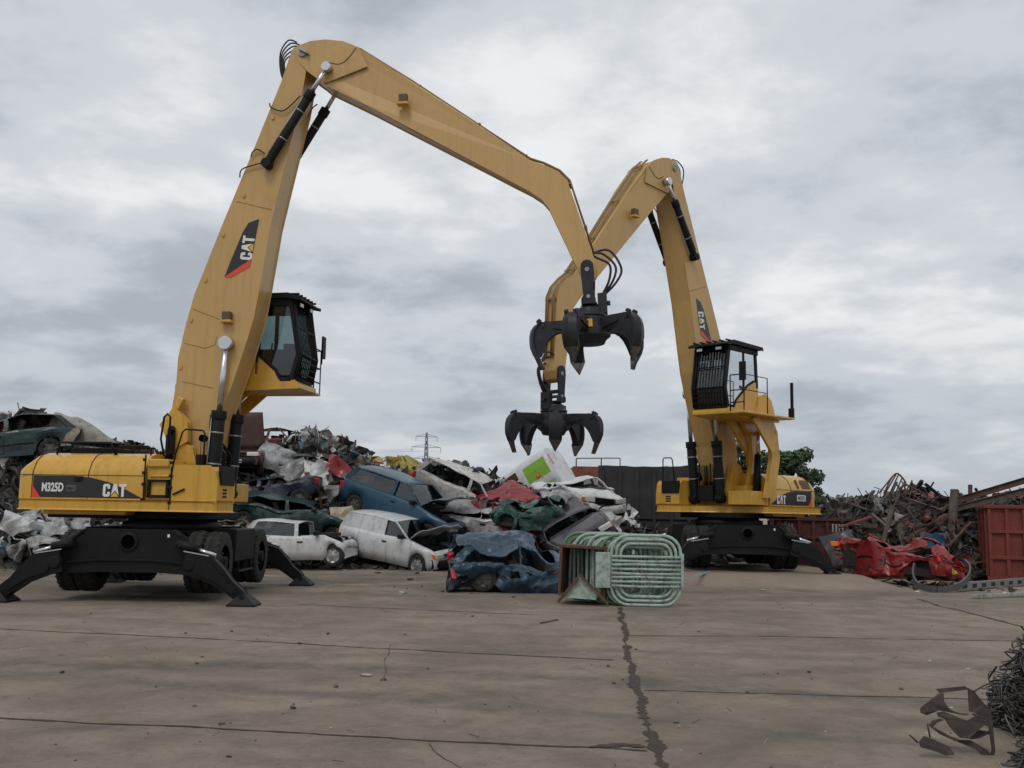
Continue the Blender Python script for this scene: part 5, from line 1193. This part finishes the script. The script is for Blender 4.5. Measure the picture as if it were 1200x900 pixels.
a = at(915, 600, 29.5); container('roll_container', 'dark maroon open container behind the farther machine', 'container', (a[0], 29.2), (a[0] + 2.0, 28.9), .1, 1.35, 4.0, mat('maroon_container_paint', (.075, .018, .016), .7, var=.3, dirt=.5), 5, (.62,), z0=.15)
m = MB()
a0 = at(914, 612, 28.4); 
for k in range(4):
    x = a0[0] + .1 + k * .09; m.box(x, x + .035, 28.55, 28.6, 1.2, 1.42); m.box(x + 1.4, x + 1.435, 28.5, 28.55, 1.2, 1.42)
tag(m.build('paint_marks', mat('faded_white', (.35, .33, .3), .7)), 'row of short pale bars along the maroon container rim', 'bars')
# dark wall (side of a tall heaped bulk container)
WALLM = mat('dark_wall_steel', (.035, .034, .037), .85, var=.45, scale=1.1, dirt=.6, dirtcol=(.055, .043, .036), bump=.3, bscale=6)
a = Vector(at(701, 600, 34)); bq = Vector(at(884, 600, 33)); d = bq - a; root = empty('steel_wall', (a.x, a.y, 0), (0, 0, math.atan2(d.y, d.x)), 'tall dark steel retaining wall with uneven top behind the heap', 'wall')
m = MB(); Ln = d.length; zt = PY(760, 546, 33.5).z; rows = []
n = 60; tp = []
for k in range(n + 1):
    x = Ln * k / n; tp.append((x, zt + .04 * noise.noise(Vector((x * 2, 0, 5))) + (.08 * max(0, math.sin(x * 2.2 + 1)) if x > 2.2 else 0) - .012 * x))
m.prism([(0, 0)] + [(Ln, 0)] + tp[::-1], 0, .3); m.build('plate', WALLM, root, .01)
m = MB()
for k in range(9): x = Ln * (k + .3) / 9; m.box(x - .05, x + .05, -.08, -.002, 0, zt - .14)
m.box(0, Ln, -.06, -.003, zt * .45, zt * .45 + .07); m.box(0, .14, -.1, -.004, 0, zt - .02)
m.build('stiffener', WALLM, root, .01)
hm = lambda x, y: 3.2 * sstep((y - 33.2) / .8) * (1 - sstep((y - 36) / 1))
# rusty-topped pale container behind
a = Vector(at(672, 600, 40)); bq = Vector(at(706, 600, 40)); root = empty('storage_container', (a.x, 40, 0), (0, 0, 0), 'pale container with rust streaks and top rail behind the white saloon', 'container')
zt = PY(685, 546, 40).z; Ln = (bq - a).length
PALE = mat('pale_rusty_paint', (.42, .39, .35), .6, var=.2, scale=1.5, dirt=.8, dirtcol=(.16, .07, .04)); m = MB(); m.box(0, Ln, 0, 2.4, .15, zt - .45)
for k in range(12): x = Ln * (k + .5) / 12; m.box(x - .03, x + .03, -.03, -.002, .2, zt - .5)
m.build('shell', PALE, root, .01); m = MB(); m.box(-.02, Ln + .02, -.05, 2.42, zt - .449, zt - .02); m.build('top_band', mat('rust_red', (.2, .07, .045), .8, var=.4, scale=3), root, .01)
m = MB()
for x in (.1, Ln - .05): m.tube([(x, .1, zt - .05), (x, .1, zt + .3)], .025, 6)
m.tube([(.1, .1, zt + .3), (Ln + .7, .1, zt + .34)], .02, 6); m.tube([(Ln + .7, .1, zt - .5), (Ln + .7, .1, zt + .34)], .02, 6); m.build('top_rail', RUST, root)
# orange and yellow barrier panel
a = Vector(at(739, 636, 28.8)); root = empty('skip', (a.x, 28.8, .12), (0, 0, rad(2)), 'small dirty yellow skip with orange end, below the dark wall', 'skip')
m = MB(); m.prism([(0, .1), (1.35, .1), (1.35, .62), (0, .62)], 0, .8); m.build('tub', mat('dirty_yellow', (.2, .16, .035), .7, var=.4, scale=5, dirt=.8, dirtcol=(.05, .045, .03)), root, .015)
m = MB(); m.box(-.14, -.002, -.02, .82, .08, .64); m.build('end_panel', mat('dull_orange', (.4, .09, .025), .6, var=.3, dirt=.4), root, .01)

# ------------------------------------------------------------------ right foreground: channels, wire tangle, cut plates
def channel(lb, a, b_, w, h, m_, holes=True, z=.03):
    A = G(*a) + Vector((0, 0, z)); Bq = G(*b_) + Vector((0, 0, z)); d = (Bq - A); Ln = d.length; root = empty('steel_channel', A, (rad(0), 0, math.atan2(d.y, d.x)), lb, 'steel channel')
    m = MB(); m.box(0, Ln, -.01, .01, 0, h); m.box(0, Ln, .011, w, h - .015, h); m.box(0, Ln, .011, w, 0, .015)
    m.build('web', m_, root, .003)
    if holes:
        m = MB(); k = .25
        while k < Ln - .2: m.box(k, k + .22, -.014, -.0105, h * .25, h * .75); k += .5
        m.build('slot', DRK, root)
channel('slotted grey steel channel lying in front of the red container', (1122, 694), (1235, 684), .1, .17, mat('grey_primer', (.2, .2, .2), .6, dirt=.4))
channel('pale steel bar lying nearest the camera below the slotted channel', (1140, 702), (1260, 697), .07, .06, LG, False)
channel('dark green beam lying beside the farther machine foot', (955, 661), (1000, 672), .12, .12, mat('dark_green_steel', (.02, .05, .035), .6), False, .2)
m = MB(); pts = [at(1072, 662, 23.4), at(1070, 674, 23.2), at(1076, 686, 22.9), at(1098, 691, 22.5), at(1120, 688, 22.7), at(1134, 678, 23.0), at(1137, 667, 23.3), at(1130, 658, 23.6)]
sp_ = spline(pts, 4); [m.bar(a_, b_, .04, .13) for a_, b_ in zip(sp_, sp_[1:])]; tag(m.build('bumper_strip', paint('dark_chrome', (.09, .09, .095), .3, .4)), 'grey bumper bar torn loose and hanging around the red wreck tail', 'bumper')
# wire and swarf tangle
rs = random.Random(77); cx, cy = G(1200, 880).x + .12, 6.9
for part in range(2):
    m = MB(); c0 = Vector((4.38, 8.0, 0)) if part == 0 else Vector((3.82, 6.6, 0))
    hh, rr = (.78, .55) if part == 0 else (.3, .5)
    for k in range(1500 if part == 0 else 700):
        a = rs.uniform(0, 6.28); r = rr * math.sqrt(rs.random()); z = hh * (1 - (r / rr) ** 2) * rs.uniform(.1, 1.0)
        if part == 0: z = hh * (rs.random() ** .8) * (1 - (r / rr) ** 3)
        c = c0 + Vector((r * math.cos(a), r * math.sin(a) * 1.3, z)); s = rs.uniform(.04, .16)
        m.col = rs.choice([(.03, .03, .032), (.05, .045, .04), (.085, .08, .08), (.14, .14, .14), (.06, .035, .025)])
        P = [c + Vector((rs.uniform(-s, s), rs.uniform(-s, s), rs.uniform(-s, s) * .8)) for _ in range(4)]
        for p in P: p.z = max(.01, p.z)
        m.tube(spline(P, 3), rs.uniform(.0025, .009), 4, cap=False)
    for k in range(40):
        a = rs.uniform(0, 6.28); r = rr * .8 * math.sqrt(rs.random()); m.col = rs.choice([(.02, .02, .022), (.04, .03, .026), (.07, .07, .075)])
        crumple(m, .3, .2, .9, rs.random() * 50, 5, Matrix.Translation(c0 + Vector((r * math.cos(a), r * math.sin(a), hh * .5 * rs.random() * (1 - r / rr)))) @ rot_any(rs))
    tag(m.build('wire_tangle', SCRAP), 'dark tangle of wire and swarf piled at the right edge' if part == 0 else 'low spill of wire in front of the piled swarf at the right edge', 'wire tangle', None, 'stuff')
# skeleton of laser-cut plate, standing on the concrete
PLATE = mat('cut_plate_steel', (.055, .042, .036), .6, metal=.4, var=.4, scale=9, dirt=.4, dirtcol=(.1, .06, .04))
Q = lambda X_, Y0_: (1000 + X_ / 4.5, 700 + Y0_ / 4.5)
root = empty('cut_plate_skeleton', G(1125, 880), (0, 0, 0), 'bent skeleton of cut steel plate standing on the foreground concrete', 'cut plate')
base = G(1125, 882)
def strip(pts, Yo, nm='plate_web', t=.008, lean=.25):
    f = []; 
    for X_, Y0_ in pts:
        px, py = Q(X_, Y0_); p = PY(px, py, base.y + Yo); f.append(p)
    n = (f[1] - f[0]).cross(f[2] - f[0])
    m = MB(); off = Vector((0, .012, 0)); k = len(f)
    loc = Vector(root.location)
    sh = [p + Vector((0, (p.z - .15) * lean + .05 * math.sin(p.x * 9), 0)) - loc for p in f]
    m.add(sh + [p + off for p in sh], [list(range(k)), list(range(2 * k - 1, k - 1, -1))] + [(i, (i + 1) % k, (i + 1) % k + k, i + k) for i in range(k)])
    m.build(nm, PLATE, root)
strip([(465, 495), (600, 472), (615, 488), (480, 515)], .1)
strip([(480, 520), (500, 515), (500, 560), (520, 595), (560, 612), (610, 612), (590, 622), (470, 605), (410, 632), (380, 622), (378, 598), (430, 560)], .05)
strip([(612, 480), (640, 495), (690, 560), (720, 590), (725, 640), (690, 645), (640, 610), (608, 600)], .1)
strip([(465, 620), (500, 612), (600, 650), (650, 620), (690, 660), (640, 700), (600, 740), (560, 740), (520, 690), (500, 650), (470, 640)], -.02)
strip([(415, 685), (440, 660), (480, 650), (500, 655), (460, 672), (440, 690), (520, 735), (560, 750), (540, 760), (470, 728)], -.05)
strip([(700, 640), (725, 620), (722, 800), (695, 838), (650, 810), (655, 795), (690, 815), (705, 790)], .02)
strip([(340, 760), (380, 735), (440, 755), (510, 790), (525, 825), (480, 830), (400, 800), (345, 785)], -.15, lean=.6)
strip([(520, 750), (600, 745), (680, 790), (700, 830), (680, 835), (620, 790), (560, 765)], .05)
strip([(510, 826), (640, 822), (690, 832), (640, 842), (520, 838)], .02)
strip([(600, 700), (640, 690), (690, 700), (725, 690), (720, 705), (680, 718), (640, 735), (600, 740)], .06)
m = MB(); loc = Vector(root.location)
m.tube([p - loc for p in spline([PY(*Q(640, 495), base.y), PY(*Q(690, 465), base.y + .1), PY(*Q(740, 452), base.y + .2), PY(*Q(800, 455), base.y + .3)], 5)], .006, 6)
m.tube([PY(*Q(390, 665), base.y - .1) - loc, PY(*Q(405, 740), base.y - .12) - loc], .006, 6); m.tube([PY(*Q(295, 725), base.y - .1) - loc, PY(*Q(340, 765), base.y - .12) - loc], .006, 6)
m.build('bent_rod', PLATE, root)

# ------------------------------------------------------------------ trees, pylons, far buildings
def leafmat(nm, col): 
    return mat(nm, col, .7, var=.35, scale=.6)
BARK = mat('bark', (.06, .045, .035), .9, var=.3, bump=.4)
def tree(nm, label, x, y, h, r, seed, col, clumps=26, leaf=.35, per=220, trunk=None, grp=None):
    rs = random.Random(seed); root = empty(nm, (x, y, 0), (0, 0, 0), label, 'tree', grp)
    th = h * .45; m = MB(); m.tube(spline([(0, 0, -.1), (.1, 0, th * .5), (0, .1, th), (.1, 0, h * .8)], 4), [lerp(.035 * h, .008 * h, k / 12) for k in range(13)], 8)
    cl = []
    for k in range(clumps):
        a = rs.uniform(0, 6.28); rr = r * math.sqrt(rs.random()); z = h * rs.uniform(.38, .93); fall = math.sqrt(max(.05, 1 - ((z / h - .6) / .42) ** 2)); p = Vector((rr * fall * math.cos(a), rr * fall * math.sin(a), z)); cl.append(p)
        m.tube([(0, 0, min(z * .75, h * .6)), (p * .6 + Vector((0, 0, z * .32))), p], [.01 * h, .006 * h, .002 * h], 5)
    m.build('trunk', BARK, root)
    m = MB()
    for p in cl:
        cr = r * rs.uniform(.22, .42)
        for k in range(per):
            d = Vector((rs.gauss(0, 1), rs.gauss(0, 1), rs.gauss(0, .8))).normalized() * cr * (rs.random() ** .45); q = p + d; s = leaf * rs.uniform(.5, 1.2)
            u = Vector((rs.gauss(0, 1), rs.gauss(0, 1), rs.gauss(0, 1))).normalized(); w = u.orthogonal().normalized()
            m.add([q - u * s * .5, q + w * s * .3, q + u * s * .6, q - w * s * .3], [(0, 1, 2, 3)])
    m.build('crown', leafmat('leaf_' + nm, col), root)
tx = lambda px, Y: (px - 600) / F * Y
tree('maple_tree', 'broad green tree behind the farther machine, right of its cab riser', tx(926, 70), 70, 6.3, 1.9, 3, (.045, .075, .03), 40, .34, 260)
tree('maple_tree', 'green tree seen between the boom and cab riser of the farther machine', tx(868, 72), 72, 7.0, 1.8, 4, (.042, .07, .03), 36, .34, 260)
tree('bush_tree', 'small pale bush showing just behind the nearer machine hood', tx(171, 34), 34, 3.4, .7, 5, (.09, .11, .06), 12, .14, 120)
for i, (px, Y, h, r, lb) in enumerate(((955, 150, 5.6, 2.2, 'small distant tree just right of the farther machine hood'), (990, 170, 5.2, 2.6, 'distant low tree left of the girder heap'), (1008, 180, 4.9, 3, 'distant hedge tree touching the girder heap'))):
    tree('hedge_tree', lb, tx(px, Y), Y, h, r, 20 + i, (.06, .085, .045), 16, .5, 90)
# distant houses
for i, (px, Y, w, h, lb) in enumerate(((972, 260, 9, 5.4, 'distant pale house right of the farther machine'), (983, 280, 7, 6.2, 'distant brick house beside the pale one'))):
    root = empty('house', (tx(px, Y), Y, 0), (0, 0, rad(8)), lb, 'house'); m = MB(); m.box(-w / 2, w / 2, 0, 6, 0, h * .65); m.build('wall', mat('pale_render', (.45, .42, .38), .8) if i == 0 else mat('far_brick', (.28, .16, .12), .8), root)
    m = MB(); m.prism([(-w / 2 - .3, h * .651), (w / 2 + .3, h * .651), (w / 2 - 1, h), (-w / 2 + 1, h)], -.3, 6.3); m.build('roof', mat('roof_tile', (.2, .1, .08), .8), root)
    for k in (-1, 1): m = MB(); m.box(k * w * .25 - .5, k * w * .25 + .5, -.05, -.003, h * .3, h * .5); m.build('window', mat('far_window', (.08, .09, .1), .2), root)
GALV = mat('galvanised_steel', (.24, .26, .29), .6, metal=.1, var=.1)
def pylon(px, Y, ptop, lb, thick):
    top = PY(px, ptop, Y).z; root = empty('pylon', (tx(px, Y), Y, 0), (0, 0, rad(20)), lb, 'pylon', 'power pylons on the horizon'); m = MB()
    w = lambda z: lerp(3.2, .5, min(1, z / (top * .62))) if z < top * .62 else lerp(.75, .25, (z / top - .62) / .38)
    lv = [top * t for t in (0, .14, .27, .38, .48, .56, .63, .7, .77, .84, .91, 1)]
    for a, b_ in zip(lv, lv[1:]):
        A = [(sx * w(a), sy * w(a), a) for sx, sy in ((-1, -1), (1, -1), (1, 1), (-1, 1))]; Bq = [(sx * w(b_), sy * w(b_), b_) for sx, sy in ((-1, -1), (1, -1), (1, 1), (-1, 1))]
        for k in range(4): m.bar(A[k], Bq[k], thick * 1.3); m.bar(A[k], Bq[(k + 1) % 4], thick); m.bar(A[(k + 1) % 4], Bq[k], thick)
    m.build('tower', GALV, root); 
    for z, sp in ((.68, 5.2), (.82, 6.2), (.95, 4.6)):
        m = MB(); zz = top * z
        for s in (-1, 1): m.bar((0, 0, zz), (s * sp, 0, zz), thick * 1.3); m.bar((0, 0, zz + 1.2), (s * sp, 0, zz), thick); m.bar((s * sp, 0, zz), (s * sp, 0, zz - 2), thick)
        m.build('cross_arm', GALV, root)
    return root, top
p1, t1 = pylon(501, 420, 507, 'tall lattice power pylon on the horizon above the heap', .16)
p2, t2 = pylon(613, 900, 546, 'farther, smaller pylon just left of the tipped van body', .2)
m = MB(); P1 = Vector(p1.location)
for s, z in ((-5.2, .64), (-6.2, .78), (5.2, .64), (6.2, .78)):
    a = Vector((s * .94, s * .34, t1 * z)); b_ = Vector((-260, 20, t1 * z + 3)); m.tube(spline([a, lerp(a, b_, .5) - Vector((0, 0, 6)), b_], 8), .035, 4)
m.build('power_cable', GALV, p1)
# distant low tree line
# ------------------------------------------------------------------ light and sky
w = bpy.data.worlds.new('World'); scene.world = w; w.use_nodes = True; nt = w.node_tree; nt.nodes.clear(); N = nt.nodes; L = nt.links
out = N.new('ShaderNodeOutputWorld'); bg = N.new('ShaderNodeBackground'); L.new(bg.outputs[0], out.inputs[0]); bg.inputs['Strength'].default_value = .1
sk = N.new('ShaderNodeTexSky'); sk.sky_type = 'NISHITA'; sk.sun_disc = False; SE, SR = rad(52), rad(200); sk.sun_elevation = SE; sk.sun_rotation = SR; sk.dust_density = 3
tc = N.new('ShaderNodeTexCoord'); sep = N.new('ShaderNodeSeparateXYZ'); L.new(tc.outputs['Generated'], sep.inputs[0])
den = mth('ADD', mth('MAXIMUM', sep.outputs[2], 0), .22)
cv = N.new('ShaderNodeCombineXYZ'); L.new(mth('DIVIDE', sep.outputs[0], den), cv.inputs[0]); L.new(mth('DIVIDE', sep.outputs[1], den), cv.inputs[1]); cv.inputs[2].default_value = 3.1
def cn(scale, detail, rough, off, dist=.4):
    mp = N.new('ShaderNodeMapping'); mp.inputs['Location'].default_value = off; L.new(cv.outputs[0], mp.inputs[0])
    n = N.new('ShaderNodeTexNoise'); n.inputs['Scale'].default_value = scale; n.inputs['Detail'].default_value = detail; n.inputs['Roughness'].default_value = rough; n.inputs['Distortion'].default_value = dist; L.new(mp.outputs[0], n.inputs['Vector']); return n.outputs['Fac']
CLOUD = (2.2, 1.2, 0)
v = mth('ADD', mth('MULTIPLY', cn(1.3, 9, .52, CLOUD, .1), .66), mth('MULTIPLY', cn(3.9, 9, .58, (7, 3, 1), .1), .34))
cr = N.new('ShaderNodeValToRGB'); L.new(v, cr.inputs[0]); e = cr.color_ramp; e.interpolation = 'EASE'
e.elements[0].position = .37; e.elements[0].color = (.42, .455, .505, 1); e.elements[1].position = .62; e.elements[1].color = (.87, .885, .90, 1)
q = e.elements.new(.5); q.color = (.63, .665, .705, 1)
low = mixc(rng(sep.outputs[2], 0.0, .2, .62, 0), cr.outputs[0], (.36, .42, .47))
big = N.new('ShaderNodeMix'); big.data_type = 'RGBA'; big.blend_type = 'MULTIPLY'; big.inputs['Factor'].default_value = 1; L.new(low, big.inputs['A']); big.inputs['B'].default_value = (10, 10, 10, 1)
fin = mixc(.04, big.outputs['Result'], sk.outputs[0]); L.new(fin, bg.inputs['Color'])
sd = bpy.data.lights.new('sun', 'SUN'); sd.energy = .8; sd.angle = rad(18); sd.color = (1, .95, .88); so_ = bpy.data.objects.new('sun', sd); COL.objects.link(so_)
dv = Vector((math.sin(SR) * math.cos(SE), math.cos(SR) * math.cos(SE), math.sin(SE)))
so_.rotation_euler = dv.to_track_quat('Z', 'Y').to_euler()
vs_ = scene.view_settings; scene.display_settings.display_device = 'sRGB'; vs_.view_transform = 'Standard'; vs_.look = 'None'; vs_.exposure = 0; vs_.gamma = 1; vs_.use_curve_mapping = False
scene.cycles.max_bounces = 6; scene.cycles.transparent_max_bounces = 12; scene.cycles.use_denoising = True
scene.cycles.use_adaptive_sampling = True; scene.cycles.adaptive_threshold = .015
